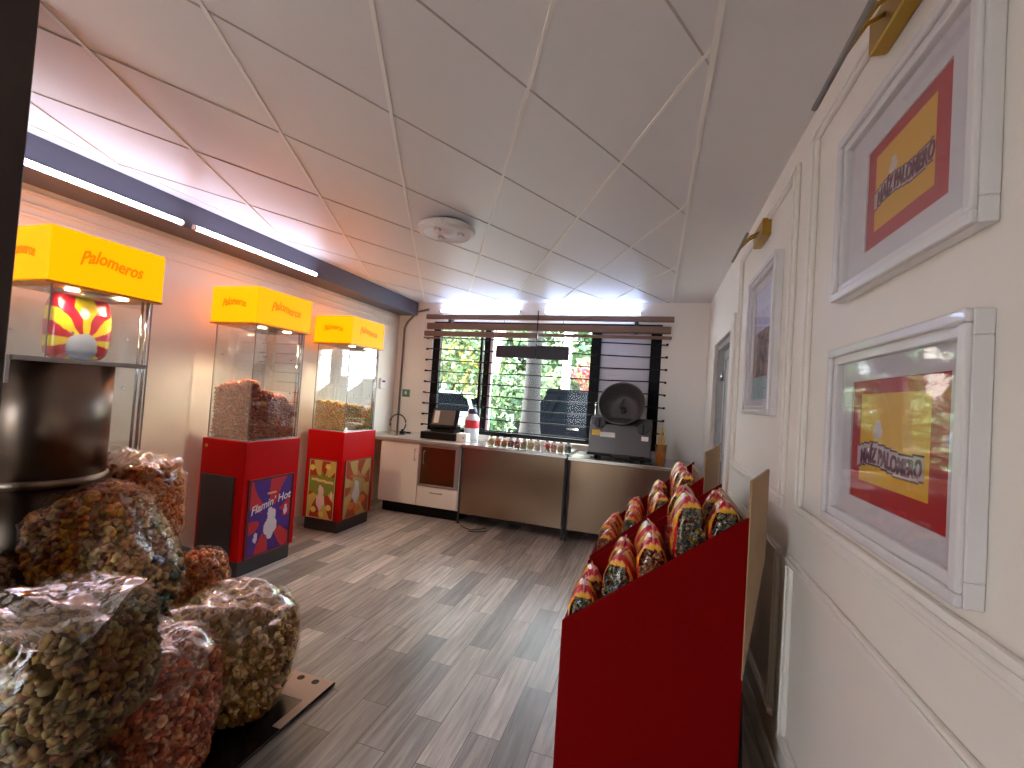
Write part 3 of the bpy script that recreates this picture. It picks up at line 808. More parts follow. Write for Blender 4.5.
    if fill:
        r = np.random.default_rng(seed); N = 5200
        gx0, gx1, gy0, gy1 = x0 + g + .016, x1 - g - .016, y0 + g + .016, y1 - g - .05
        U = r.random((N, 3)); k = r.integers(0, 5, N)
        X = gx0 + U[:, 0] * (gx1 - gx0); Y = gy0 + U[:, 1] * (gy1 - gy0)
        X = np.where(k == 0, gx1 - .012 * U[:, 2], np.where(k == 1, gx0 + .012 * U[:, 2], X))
        Y = np.where(k == 2, gy0 + .012 * U[:, 2], np.where(k == 3, gy1 - .012 * U[:, 2], Y))
        H = fill((X - gx0) / (gx1 - gx0), (Y - gy0) / (gy1 - gy0)) + .012 * np.sin(X * 60) * np.sin(Y * 47)
        Z = np.where(k == 4, H - .014 * r.random(N), 1.008 + (H - 1.008) * r.random(N))
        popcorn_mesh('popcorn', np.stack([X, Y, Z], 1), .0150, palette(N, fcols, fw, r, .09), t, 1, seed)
        nx = 12; vs = []; fs = []
        for j in range(nx + 1):
            for i in range(nx + 1):
                u, v = i / nx, j / nx
                vs.append((gx0 + .012 + u * (gx1 - gx0 - .024), gy0 + .012 + v * (gy1 - gy0 - .024), float(fill(np.array(u), np.array(v))) - .012))
        n0 = len(vs)
        vs += [(x, y, 1.0) for x, y, z in vs[:n0]]
        for j in range(nx):
            for i in range(nx):
                q = [j * (nx + 1) + i, j * (nx + 1) + i + 1, (j + 1) * (nx + 1) + i + 1, (j + 1) * (nx + 1) + i]
                fs.append(q); fs.append([n0 + z for z in reversed(q)])
        for i in range(nx):
            for a, c in ((i, i + 1), (nx * (nx + 1) + i + 1, nx * (nx + 1) + i), ((i + 1) * (nx + 1), i * (nx + 1)), (i * (nx + 1) + nx, (i + 1) * (nx + 1) + nx)):
                fs.append([a, n0 + a, n0 + c, c][::-1])
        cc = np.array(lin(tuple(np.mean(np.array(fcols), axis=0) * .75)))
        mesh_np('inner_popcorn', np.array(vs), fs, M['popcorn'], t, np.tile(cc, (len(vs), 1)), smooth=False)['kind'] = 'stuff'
    if shelf:
        b = BM(); add_box(b, x0 + g + .007, x1 - g - .007, y0 + g + .007, y1 - g - .06, 1.470, 1.485); obj('inner_shelf', b, M['steel_top'], t)
    return t
machine('yellow headed popcorn machine standing behind the tall stainless drum', -3.24, -2.805, 1.375, 1.885, [], door=False, shelf=True)
machine('red popcorn machine holding pink popcorn, with a Flamin\u2019 Hot poster and black side panel', -3.23, -2.80, 2.56, 3.085,
        [('x', burst((.74, .13, .16), (.28, .12, .46), (.30, .12, .48), 6, .45, hot_extra), 'Flamin\u2019 Hot')],
        lambda u, v: 1.37 + .075 * u + .02 * np.sin(3 * u) - .20 * v - .02 * np.sin(6 * v), [(.97, .55, .42), (.93, .44, .32), (.99, .68, .55)], [4, 3, 2], 3, door=True)
machine('red popcorn machine holding yellow popcorn, with green and orange posters, beside the counter', -3.29, -2.86, 3.72, 4.245,
        [('y', burst((.66, .20, .12), (.80, .72, .36), (.50, .56, .22), 6, .55, green_extra), None), ('x', burst((.62, .22, .10), (.70, .56, .32), (.62, .50, .30), 6, .55, orange_extra), None)],
        lambda u, v: 1.27 + .01 * np.sin(5 * u) - .05 * v, [(.96, .78, .34), (.92, .68, .24), (.98, .88, .56)], [4, 3, 2], 4)

# bag standing inside the first machine
def pillow(w, d, h, seed, n=3.0, sub=4):
    V, F = ico(sub); r = np.random.default_rng(seed)
    s = superq(V, w / 2, d / 2, h / 2, n)
    k = np.clip(np.abs(s[:, 2]) / (h / 2), 0, 1)
    s[:, 1] *= 1 - .75 * np.clip((s[:, 2] / (h / 2) - .45) / .55, 0, 1)       # flattens towards the sealed top
    s *= lump(V, seed, .03)[:, None]
    return s, F
def sunray_col(S, w, h, cy=-.12, n=6, c1=(.80, .06, .16), c2=(.97, .86, .10)):
    a = np.arctan2(S[:, 2] / h - cy, S[:, 0] / w); m = np.sin(a * n + .3) > 0
    return np.where(m[:, None], np.array(lin(c1)), np.array(lin(c2)))
pk = thing('printed_popcorn_bag', 'red and yellow striped popcorn bag standing inside the first machine', 'bag of popcorn', (-2.985, 1.605, 1.4855))
V, F = ico(6)
S = superq(V, .135, .060, .178, 5.0); S[:, 1] *= 1 - .7 * np.clip((S[:, 2] / .178 - .4) / .6, 0, 1); S *= lump(V, 5, .03)[:, None]
u, v = S[:, 0] / .135, S[:, 2] / .178
tt = np.degrees(np.abs(np.arctan2(S[:, 0] - .004, S[:, 2] + .075))) + 3 * np.sin(9 * v)
yel = (tt < 13) | ((tt > 36) & (tt < 58)) | ((tt > 84) & (tt < 108)) | (tt > 140)
tone = np.where(yel[:, None], np.array(lin((.97, .84, .10))), np.array(lin((.78, .06, .18))))
tone[((u + .05) / .50) ** 2 + ((v + .62) / .42) ** 2 + .12 * np.sin(9 * u + 3) < 1] = lin((.80, .82, .90))
tone[((u + .05) / .16) ** 2 + ((v - .40) / .17) ** 2 < 1] = lin((.88, .86, .90))
side = np.abs(S[:, 1]) < .012
tone[side & (u > .7)] = lin((.82, .74, .66))
# turn the face towards +x (the room)
W = np.stack([-S[:, 1], S[:, 0], S[:, 2]], 1); W[:, 0] = S[:, 1] * -1
W[:, 2] += .180
mesh_np('printed_film', W, F, M['print_film'], pk, tone, world=False)
b = BM(); add_box(b, -.006, .006, -.125, .125, .348, .363, .003); obj('sealed_top', b, mat('red_bag_seal', (.80, .10, .18), .3), pk, world=False)

# stainless drum machine in front of the first machine, on its black stand
st = thing('drum_stand', 'low black stand under the stainless drum', 'stand', (-2.5, 1.45, 0))
b = BM(); add_box(b, -2.795, -2.345, 1.00, 1.96, .42, .46, .004); obj('top', b, M['black'], st)
for x in (-2.765, -2.375):
    for y in (1.03, 1.93):
        b = BM(); add_box(b, x - .025, x + .025, y - .025, y + .025, 0, .42, .003); obj('leg', b, M['black_metal'], st)
b = BM(); add_box(b, -2.79, -2.35, 1.02, 1.94, .12, .15); obj('shelf', b, M['black'], st)
dm = thing('stainless_drum', 'tall curved stainless drum with a flat metal top, left of the popcorn machines', 'drum', (-2.585, 1.285, .46))
cx, cy = -2.572, 1.298
b = BM(); add_lathe(b, [(0, .975), (.215, .975), (.215, 1.462), (0, 1.462)], (cx, cy, 0), 64); obj('drum', b, M['drum'], dm)
b = BM(); add_lathe(b, [(.211, .935), (.224, .940), (.228, .955), (.224, .970), (.211, .975), (0, .975), (0, .935)], (cx, cy, 0), 64); obj('rim', b, M['drum'], dm)
b = BM(); add_lathe(b, [(0, .46), (.19, .46), (.195, .50), (.216, .62), (.216, .935), (0, .935)], (cx, cy, 0), 64); obj('lower_drum', b, M['drum_dark'], dm)
b = BM(); add_box(b, -2.795, -2.372, 1.075, 1.565, 1.462, 1.482, .003); obj('top_plate', b, M['alu'], dm)
b = BM(); add_box(b, -2.43, -2.388, 1.068, 1.080, 1.37, 1.482, .003); obj('bracket', b, M['white'], dm)

# ------------------------------------------------------------------ the pile of popcorn bags
CAR = [(.94, .56, .32), (.97, .68, .42), (.86, .42, .22), (.98, .78, .58)]
GOLD = [(.53, .40, .20), (.43, .31, .13), (.60, .48, .29), (.34, .23, .10)]
CREAM = [(.88, .73, .48), (.74, .58, .33), (.94, .83, .62), (.60, .45, .24)]
RED = [(.80, .42, .26), (.85, .54, .37), (.68, .31, .18), (.90, .66, .50)]
def multi(P, r):
    n = len(P); c = palette(n, [(.80, .64, .40), (.88, .74, .50), (.66, .50, .29), (.74, .52, .39)], [4, 3, 2, 2], r)
    g = palette(n, [(.92, .62, .22), (.82, .50, .17)], [2, 2], r)
    k = P[:, 0] * .8 - P[:, 2] * .7; m = (k < -.02 + r.normal(0, .05, n)); c[m] = g[m]
    tq = palette(n, [(.32, .44, .42), (.25, .34, .36), (.42, .52, .44)], [1, 1, 1], r)
    m = (P[:, 2] < -.14 + r.normal(0, .05, n)) & (P[:, 0] > -.05) & (r.random(n) < .5); c[m] = tq[m]
    return c
popcorn_bag('clear bag of caramel popcorn standing against the stainless drum', (-2.555, 1.685, .735), (.19, .15, .27), (0, 0, .4), CAR, [4, 3, 2, 2], 0.0266, 806, 21, .80)
popcorn_bag('big clear bag of mixed gold and green popcorn leaning at the top of the pile', (-2.14, 1.325, .655), (.195, .18, .30), (.06, -.46, .35), None, None, 0.0270, 868, 22, .92, colfn=multi, tuft=False)
popcorn_bag('largest clear bag of golden popcorn at the left front of the pile', (-1.555, .85, .608), (.212, .192, .214), (0, -.1, .3), GOLD + [(.54, .46, .25)], [3, 3, 3, 2, 3], 0.0225, 1250, 23, .62)
popcorn_bag('clear bag of reddish popcorn standing at the front of the pile', (-1.59, 1.155, .265), (.185, .175, .26), (0, .03, .5), RED, [4, 4, 3, 2], 0.0205, 1150, 24, .84)
popcorn_bag('clear bag of pale golden popcorn standing on the steel tray', (-1.69, 1.55, .265), (.25, .20, .245), (0, .06, .55), CREAM, [4, 3, 2, 2], 0.0266, 868, 25, .84)
popcorn_bag('small clear bag of orange popcorn between the pile and the flaming red machine', (-2.235, 1.815, .285), (.115, .115, .24), (0, 0, .3), CAR, [4, 4, 2, 1], 0.0210, 558, 26, .9, tuft=False)
popcorn_bag('clear bag with a bare crumpled top behind the bag on the tray', (-2.03, 1.735, .175), (.14, .13, .17), (0, 0, .3), RED + CREAM, [2, 2, 1, 1, 2, 1, 1, 1], 0.0210, 496, 27, .45)
popcorn_bag('clear bag of dark popcorn squeezed under the leaning bag', (-2.0, 1.28, .20), (.18, .15, .195), (0, 0, .2), CREAM, [2, 2, 1, 4], 0.0252, 558, 28, .9, tuft=False, sub=1)
popcorn_bag('clear bag of yellow popcorn under the largest bag, at the bottom of the pile', (-1.56, .80, .195), (.21, .165, .19), (0, 0, .2), GOLD, [4, 3, 2, 1], 0.0245, 620, 29, .9, tuft=False)
popcorn_bag('pale bag of popcorn at the far left edge of the pile', (-2.40, 1.04, .59), (.12, .10, .12), (0, .1, .2), [(.78, .66, .54), (.70, .58, .46)], [1, 1], 0.0224, 372, 30, .7, tuft=False, sub=1)
# perforated board the front bag stands on
tr = thing('floor_tray', 'thin steel tray with holes, painted with dark and pale reflections, lying on the plank floor', 'tray', (-1.7, 1.55, 0))
b = BM(); add_box(b, -2.0, -1.39, 1.05, 1.885, .004, .018, .003); obj('board', b, M['tray'], tr)
b = BM(); add_box(b, -1.99, -1.394, 1.72, 1.88, .018, .0195); add_box(b, -1.435, -1.394, 1.55, 1.72, .018, .0195); obj('reflection_strip', b, M['tray_top'], tr)  # strip painted as the wall's reflection in the tray
for x in (-1.475, -1.56, -1.65, -1.74):
    b = BM(); add_cyl(b, (x, 1.845, .0190), (x, 1.845, .0200), .018, n=18); obj('hole', b, M['black'], tr)
b = BM()
for x in (-1.95, -1.45):
    for y in (1.1, 1.8): add_cyl(b, (x, y, 0), (x, y, .004), .02, n=12)
obj('foot', b, M['black'], tr)

# ------------------------------------------------------------------ snack bag stands on the right
SN = {}
def snack_proto():
    """small printed bag: striped film wraps top and broad sides, popcorn shows through the clear gusset"""
    V, F = ico(5)
    S = superq(V, .052, .075, .118, 3.6)
    k = np.clip((S[:, 2] / .118 - .35) / .65, 0, 1); S[:, 0] *= 1 - .45 * k; S[:, 1] *= 1 - .12 * k
    S *= lump(V, 77, .05)[:, None]
    ys, zs = S[:, 1] / .075, S[:, 2] / .118
    stripe = np.sin(ys * 6.5 + zs * 4.2 + .8) > -.25
    tone = np.where(stripe[:, None], np.array(lin((.78, .07, .12))), np.array(lin((.93, .66, .18))))
    tone[np.abs(np.sin(ys * 6.5 + zs * 4.2 + .8) + .25) < .12] = lin((.96, .72, .60))
    return S, F, tone
S_, F_, T_ = snack_proto()
cent = V_ = None
def face_split(S, F):
    c = S[F].mean(1); front = (c[:, 1] < -.055) & (c[:, 2] < .088) & (np.abs(c[:, 0]) < .043)
    return front
fr = face_split(S_, F_)
def sub_mesh(name, S, F, m, tone):
    u, inv = np.unique(F, return_inverse=True)
    me_o = mesh_np(name, S[u], inv.reshape(F.shape), m, None, tone[u] if tone is not None else None)
    return me_o
film_o = sub_mesh('printed_film', S_, F_[~fr], M['print_film'], T_)
win_o = sub_mesh('clear_window', S_, F_[fr], M['plastic'], None)
def snack_pop(seed, cols):
    r = np.random.default_rng(seed); n = 300
    P = np.stack([r.uniform(-.044, .044, n), r.uniform(-.068, -.05, n), r.uniform(-.108, .085, n)], 1)
    P[:, 0] *= 1 - .5 * np.clip(P[:, 2] / .09, 0, 1)
    o = popcorn_mesh('popcorn', P, .0088, palette(n, cols, [1] * len(cols), r, .12), None, 1, seed, world=False)
    return o
POPS = [snack_pop(201, [(.60, .57, .46), (.42, .42, .34), (.68, .64, .52), (.30, .32, .30)]), snack_pop(202, [(.72, .46, .27), (.62, .34, .18), (.78, .58, .38)]),
        snack_pop(203, [(.56, .54, .43), (.30, .32, .42), (.58, .58, .28), (.66, .60, .48)])]
sealb = BM(); add_box(sealb, -.0025, .0025, -.060, .060, .108, .124, .001)
seal_o = obj('sealed_top', sealb, mat('pale_red_seal', (.86, .46, .42), .3), None)
protos = [film_o, win_o, seal_o] + POPS
first_used = set()
def snack(label, loc, rz, tilt, pop, grp, sc=1.):
    t = thing('snack_bag', label, 'snack bag', loc, grp)
    t.rotation_euler = (tilt, 0, rz); t.scale = (sc, sc, sc)
    for src in (film_o, win_o, POPS[pop], seal_o):
        if src.name in first_used: o = src.copy(); COL.objects.link(o)
        else: o = src; first_used.add(src.name)
        o.parent = t
    return t
ORDS = {4: ['lowest', 'second', 'third', 'top'], 5: ['lowest', 'second', 'third', 'fourth', 'top']}
def stand(label, y0, xf, xb, zf, zb, depth, which, near):
    t = thing('display_stand', label, 'display stand', ((xf + xb) / 2, y0 + depth / 2, 0), 'red stepped display stands along the right wall')
    th = .012
    prof = [(xf, 0), (xb, 0), (xb, zb), (xf, zf)]
    for y in (y0, y0 + depth - th):
        b = BM(); add_prism(b, prof, 'Y', y, y + th); obj('side_panel', b, M['red_card'], t)
    b = BM(); add_box(b, xf, xf + th, y0 + th, y0 + depth - th, 0, zf - .01); obj('front_panel', b, M['red_card'], t)
    b = BM(); add_box(b, xb - th, xb, y0 + th, y0 + depth - th, 0, zb - .02); obj('back_panel', b, M['kraft'], t)
    n = 5 if near else 4; dx = (xb - xf - 2 * th) / n; slope = (zb - zf) / (xb - xf)
    for i in range(n):
        xa = xf + th + i * dx; z = zf + slope * (xa + dx * .5 - xf) + ((-.205, -.155, -.165, -.085, -.185) if near else (-.185, -.185, -.18, -.17))[i]
        b = BM(); add_box(b, xa, xa + dx, y0 + th, y0 + depth - th, z - .01, z)
        add_box(b, xa, xa + .008, y0 + th, y0 + depth - th, z - .16, z - .01)
        obj('step', b, M['red_card'], t)
        ny = 2 if near else 3
        for j in range(ny):
            yy = y0 + th + .097 + j * (.185 if near else .21)
            r = random.Random(i * 10 + j + (100 if near else 0))
            word = ['nearest', 'second', 'third'][j]
            snack('red and yellow snack bag, %s step, %s in its row, %s red stand' % (ORDS[n][i], word, which),
                  (xa + dx * .5 + r.uniform(-.012, .012), yy + r.uniform(-.004, .004), z + .1195 * (1.12 if near else 1) + r.uniform(.0, .002)), r.uniform(-.35, .25), r.uniform(-.06, .02), (i * 2 + j + (0 if near else 1)) % 3,
                  'striped snack bags on the %s red stand' % which, 1.12 if near else 1.)
    # folded-out kraft wing behind the near side panel
    b = BM(); A = (xb, y0 + .002); Bq = (xb + .088, y0 + .17)
    d = Vector((Bq[0] - A[0], Bq[1] - A[1])).normalized(); nn = Vector((-d.y, d.x)) * .004
    V8 = []
    for s in (1, -1):
        for (q, z) in ((A, .52), (Bq, .90), (Bq, zb + .155), (A, zb + .125)):
            V8.append(b.verts.new((q[0] + nn.x * (s + 1) / 1, q[1] + nn.y * (s - 1), z)))
    for q in ((0, 1, 2, 3), (7, 6, 5, 4), (0, 4, 5, 1), (1, 5, 6, 2), (2, 6, 7, 3), (3, 7, 4, 0)): b.faces.new([V8[i] for i in q])
    obj('kraft_wing', b, M['kraft'], t)
    b = BM(); add_prism(b, [(xb + .001, 0), (xb + .055, 0), (xb + .03, .62), (xb + .001, .95)], 'Y', y0 + .19, y0 + .20); obj('gap_shade_board', b, M['black'], t)  # black board added to stand in for the shade behind the stand
    return t
stand('near red stepped display stand full of snack bags, standing by the right wall', 1.78, -.297, .342, .590, 1.083, .72, 'near', True)
stand('far red stepped display stand, behind the near one and before the door', 2.555, -.297, .268, .594, 1.102, .66, 'far', False)

# ------------------------------------------------------------------ counter run under the window
CF, CT = 4.65, .875
cb = thing('base_cabinet', 'pale base cabinet with a brown glass oven door, below the cash terminal', 'cabinet', (-2.53, 5.0, 0))
b = BM(); add_box(b, -3.05, -2.025, CF + .02, 5.35, .13, .835); obj('body', b, M['laminate'], cb)
b = BM(); add_box(b, -3.03, -2.05, CF + .09, 5.33, 0, .13); obj('plinth', b, M['black'], cb)
b = BM(); add_box(b, -3.045, -2.545, CF, CF + .019, .14, .830, .002); d1 = obj('door', b, M['laminate'], cb)
b = BM(); add_tube(b, [(-2.585, CF, .77), (-2.585, CF - .025, .765), (-2.585, CF - .025, .645), (-2.585, CF, .64)], .006, 8); obj('handle', b, M['alu'], d1)
b = BM()
for q in ((-2.535, -2.035, .805, .830), (-2.535, -2.035, .360, .385), (-2.535, -2.512, .385, .805), (-2.085, -2.035, .385, .805)): add_box(b, q[0], q[1], CF, CF + .019, q[2], q[3], .002)
d2 = obj('door', b, M['alu'], cb)
b = BM(); add_box(b, -2.512, -2.085, CF + .006, CF + .014, .385, .805); obj('glass', b, M['brown_glass'], d2)
b = BM(); add_tube(b, [(-2.47, CF + .006, .76), (-2.47, CF - .02, .755), (-2.47, CF - .02, .62), (-2.47, CF + .006, .615)], .006, 8); obj('handle', b, M['alu'], d2)
b = BM(); add_box(b, -2.535, -2.035, CF, CF + .019, .140, .352, .002); d3 = obj('drawer', b, M['laminate'], cb)
b = BM(); add_tube(b, [(-2.36, CF, .30), (-2.36, CF - .022, .30), (-2.22, CF - .022, .30), (-2.22, CF, .30)], .006, 8); obj('handle', b, M['alu'], d3)
wt = thing('worktop', 'grey beige worktop along the base cabinet below the terminal', 'worktop', (-2.72, 5.0, .835))
b = BM(); add_box(b, XL, -2.025, CF - .02, 5.398, .836, CT, .004); obj('slab', b, M['worktop'], wt)
b = BM(); add_box(b, -3.37, -2.96, 4.82, 5.22, CT, CT + .006, .003); obj('sink_rim', b, M['steel_top'], wt)
def steel_unit(label, x0, x1, zt):
    t = thing('steel_counter', label, 'steel counter', ((x0 + x1) / 2, 5.0, 0), 'stainless steel counters under the window')
    b = BM(); add_box(b, x0, x1, CF - .01, 5.385, zt - .035, zt, .004); obj('top', b, M['steel_top'], t)
    b = BM(); add_box(b, x0 + .025, x1 - .02, CF + .01, 5.36, .115, zt - .036, .004); obj('front_body', b, M['steel'], t)
    for x in (x0 + .012, x1 - .010):
        for y in (CF + .02, 5.33):
            b = BM(); add_box(b, x - .011, x + .011, y - .011, y + .011, 0, zt - .036, .002); obj('leg', b, M['dark_grey'], t)
    return t
steel_unit('stainless counter with the row of jars on it, under the middle of the window', -2.022, -.832, CT + .004)
steel_unit('stainless counter under the tilted kettle, at the right end of the run', -.818, .40, CT - .012)

# things on the counters
TOP1, TOP2 = CT + .004, CT - .012
pos = thing('cash_terminal', 'black cash terminal with a tilted grey screen, on the worktop', 'cash terminal', (-2.42, 5.0, CT))
b = BM(); add_box(b, -2.66, -2.20, 4.86, 5.20, CT + .0005, CT + .085, .008, 2); obj('cash_drawer', b, M['black'], pos)
b = BM(); add_prism(b, [(4.93, CT + .085), (5.14, CT + .085), (5.12, CT + .16), (4.98, CT + .15)], 'X', -2.56, -2.26); obj('foot', b, M['black'], pos)
mt = Matrix.Translation((-2.41, 5.0, CT + .245)) @ Matrix.Rotation(.22, 4, 'Z') @ Matrix.Rotation(-.45, 4, 'X')
b = BM(); add_box(b, -.165, .165, -.025, .03, -.125, .125, .012, 2); bmesh.ops.transform(b, matrix=mt, verts=b.verts); sc_ = obj('screen', b, M['black'], pos)
b = BM(); add_box(b, -.15, .12, -.029, -.025, -.09, .105, .002); bmesh.ops.transform(b, matrix=mt, verts=b.verts); obj('panel', b, M['screen_back'], sc_)
b = BM(); add_box(b, -.13, -.07, -.031, -.029, -.07, .09, .001); bmesh.ops.transform(b, matrix=mt, verts=b.verts); obj('paper_label', b, M['sticker_w'], sc_)
jg = thing('jug', 'milky jug with a red label and purple cap, beside the terminal', 'jug', (-2.06, 5.18, TOP1 if False else CT))
b = BM(); add_lathe(b, [(0, CT + .001), (.085, CT + .001), (.09, CT + .02), (.09, CT + .27), (.06, CT + .31), (.05, CT + .325), (0, CT + .325)], (-2.14, 5.20, 0), 24); obj('body', b, M['jug'], jg)
b = BM(); add_lathe(b, [(.0905, CT + .15), (.0915, CT + .152), (.0915, CT + .245), (.0905, CT + .247)], (-2.14, 5.20, 0), 24); obj('label', b, M['jug_red'], jg)
b = BM(); add_lathe(b, [(0, CT + .325), (.055, CT + .325), (.06, CT + .345), (.05, CT + .39), (0, CT + .39)], (-2.14, 5.20, 0), 20); obj('cap', b, M['purple'], jg)
bx = thing('carton', 'small white box in front of the jug', 'box', (-2.13, 4.93, CT))
b = BM(); add_box(b, -2.19, -2.065, 4.87, 4.99, CT + .0005, CT + .10, .003); obj('body', b, M['sticker_w'], bx)
b = BM(); add_cyl(b, (-2.10, 4.87, CT + .05), (-2.10, 4.868, CT + .05), .008, n=10); obj('spot', b, M['black'], bx)
fc = thing('faucet', 'arched dark faucet over the sink in the left corner', 'faucet', (-3.0, 5.06, CT))
b = BM(); pts = [(-3.00, 5.10, CT), (-3.0, 5.10, CT + .12)] + [(-3.08 + .08 * math.cos(a), 5.10, CT + .14 + .09 * math.sin(a)) for a in np.linspace(0, PI, 10)] + [(-3.16, 5.10, CT + .03)]
add_tube(b, [(-3.12 + .115 * math.cos(a), 5.10, CT + .13 + .115 * math.sin(a)) for a in np.linspace(-1.0, PI + .35, 16)], .009, 8); obj('spout', b, M['dark_grey'], fc)
b = BM(); add_lathe(b, [(0, CT + .0005), (.035, CT + .0005), (.03, CT + .03), (.014, CT + .045), (.012, CT + .06), (0, CT + .06)], (-3.05, 5.10, 0), 16); obj('base', b, M['black'], fc)
b = BM(); add_tube(b, [(-3.05, 5.10, CT + .035), (-2.96, 5.06, CT + .028), (-2.90, 5.04, CT + .03)], .011, 8); obj('lever', b, M['black'], fc)
# row of jars
jar_cols = [([(0.98, 0.83, 0.54)], 'pale gold'), ([(0.94, 0.50, 0.24)], 'orange'), ([(0.92, 0.61, 0.28)], 'amber'), ([(0.61, 0.26, 0.12)], 'dark brown'), ([(0.78, 0.28, 0.17)], 'red brown'), ([(0.98, 0.78, 0.33)], 'yellow'), ([(0.98, 0.83, 0.45)], 'light yellow'),
            ([(0.94, 0.80, 0.61)], 'cream'), ([(0.94, 0.35, 0.24)], 'red'), ([(0.90, 0.42, 0.24)], 'brick red'), ([(0.98, 0.71, 0.40)], 'peach'), ([(0.42, 0.52, 0.50)], 'grey green')]
JR = .0370
jx = [-1.705 + .0760 * i for i in range(8)] + [-1.068 + .0745 * i for i in range(3)] + [-.868 - .0]
jy = [4.742] * 11 + [4.760]
jx[11] = -.918 + .0725
PLACE = ['first', 'second', 'third', 'fourth', 'fifth', 'sixth', 'seventh', 'eighth', 'ninth', 'tenth', 'eleventh', 'last']
def jar_body(x, y, z0, t):
    b = BM(); add_lathe(b, [(0, z0 + 0.0008), (JR * .86, z0 + 0.0008), (JR * .9, z0 + 0.0050), (JR, z0 + 0.0726), (JR, z0 + 0.0783), (JR * .93, z0 + 0.0800)], (x, y, 0), 18)
    obj('cup', b, M['cup'], t, fix=False)
    b = BM(); add_lathe(b, [(JR * 1.02, z0 + 0.0775), (JR * 1.02, z0 + 0.0825), (JR * .9, z0 + 0.0974), (JR * .5, z0 + 0.1098), (0, z0 + 0.1122)], (x, y, 0), 18)
    obj('dome_lid', b, M['cup'], t, fix=False)
    b = BM(); add_lathe(b, [(0, z0 + 0.1122), (JR * .42, z0 + 0.1106), (JR * .42, z0 + 0.1172), (0, z0 + 0.1179)], (x, y, 0), 14)
    obj('cap', b, M['black'], t)
for i, x in enumerate(jx):
    cols, nm = jar_cols[i]
    t = thing('popcorn_cup', 'clear lidded cup of %s popcorn, %s from the left in the row' % (nm, PLACE[i]), 'cup of popcorn', (x, jy[i], TOP1), 'lidded cups of popcorn on the steel counter')
    jar_body(x, jy[i], TOP1, t)
    r = np.random.default_rng(500 + i); n = 170
    a = r.uniform(0, 2 * PI, n); rr = JR * .78 * np.sqrt(r.uniform(.45, 1, n)); zz = TOP1 + .009 + r.random(n) * .074
    top = zz > TOP1 + .072; rr[top] *= r.random(top.sum())
    P = np.stack([x + rr * np.cos(a), jy[i] + rr * np.sin(a), zz], 1)
    popcorn_mesh('popcorn', P, .0085, palette(n, cols + [tuple(np.clip(np.array(cols[0]) * 1.15, 0, 1)), tuple(np.array(cols[0]) * .8)], [3, 1, 1], r), t, 1, 500 + i)
b = BM(); add_box(b, -1.098, -1.094, 4.700, 4.740, TOP1 + .0005, TOP1 + .06); add_box(b, -1.12, -1.076, 4.698, 4.700, TOP1 + .0005, TOP1 + .06)
tag(obj('price_card', b, M['sticker_w']), 'small white card standing in the gap of the cup row', 'card')

# tilted kettle machine
kt = thing('kettle_machine', 'grey coating machine with a big round pan tilted open, on the right counter', 'kettle machine', (-.32, 4.98, TOP2))
kx0, kx1, ky = -.648, -.012, 4.86
b = BM()
add_prism(b, [(ky, TOP2 + .045), (ky + .42, TOP2 + .045), (ky + .42, TOP2 + .43), (ky + .12, TOP2 + .43), (ky + .03, TOP2 + .36)], 'X', kx0, kx1)
body = obj('housing', b, M['kettle_steel'], kt, bevel=.008)
for x in (kx0 + .08, kx1 - .08):
    for y in (ky + .05, ky + .36):
        b = BM(); add_cyl(b, (x, y, TOP2 + .0005), (x, y, TOP2 + .045), .022, n=14); obj('foot', b, M['black'], kt)
b = BM(); add_box(b, kx0 - .01, kx0 + .25, ky - .012, ky + .02, TOP2 + .025, TOP2 + .05); add_box(b, kx1 - .2, kx1 + .015, ky - .012, ky + .02, TOP2 + .01, TOP2 + .04); obj('base_rail', b, M['black'], kt)
b = BM(); add_box(b, kx0 + .28, kx1 - .16, ky - .03, ky - .012, TOP2 + .0005, TOP2 + .012); obj('crumb_slot', b, M['black'], kt)
ax = Vector((-.08, -.90, .40)).normalized()     # the pan's mouth looks at the room and up
q = ax.to_track_quat('Z', 'Y').to_matrix()
pc = Vector((-.335, 4.90, 1.452))
prof = [(0, -.22), (.14, -.22), (.18, -.205), (.215, -.12), (.236, 0), (.247, .004), (.241, .013), (.229, .004), (.206, -.115), (.170, -.192), (.13, -.205), (0, -.205)]
b = BM(); add_lathe(b, prof, pc, 48, q); obj('pan', b, M['dull_steel'], kt)
b = BM(); add_lathe(b, [(0, -.206), (.028, -.206), (.024, -.15), (.0, -.145)], pc, 16, q); add_cyl(b, pc + q @ Vector((-.03, 0, -.14)), pc + q @ Vector((.0, .11, -.13)), .012, n=10); obj('stirrer', b, M['dark_grey'], kt)
b = BM(); add_lathe(b, [(0, -.34), (.06, -.34), (.06, -.22), (0, -.22)], pc, 20, q); obj('pivot', b, M['black'], kt)
for x, zz in ((kx0 + .105, 1.225), (kx1 - .085, 1.195)):
    b = BM(); add_cyl(b, (x, ky + .045, zz), (x, ky - .03, zz + .012), .062, .054, 20); kn = obj('knob', b, M['dark_grey'], kt)
    b = BM(); add_box(b, x - .008, x + .008, ky - .045, ky - .028, zz - .04, zz + .05, .003); obj('grip', b, M['black'], kn)
b = BM(); add_box(b, kx0 + .03, kx0 + .115, ky - .002, ky + .002, TOP2 + .235, TOP2 + .295); obj('warning_sticker', b, M['sticker_y'], body)
b = BM(); add_box(b, kx0 + .115, kx0 + .27, ky - .002, ky + .002, TOP2 + .225, TOP2 + .275); obj('paper_sticker', b, M['sticker_w'], body)
b = BM(); add_box(b, kx1 - .10, kx1 - .03, ky - .002, ky + .002, TOP2 + .215, TOP2 + .26); obj('rating_plate', b, M['sticker_w'], body)
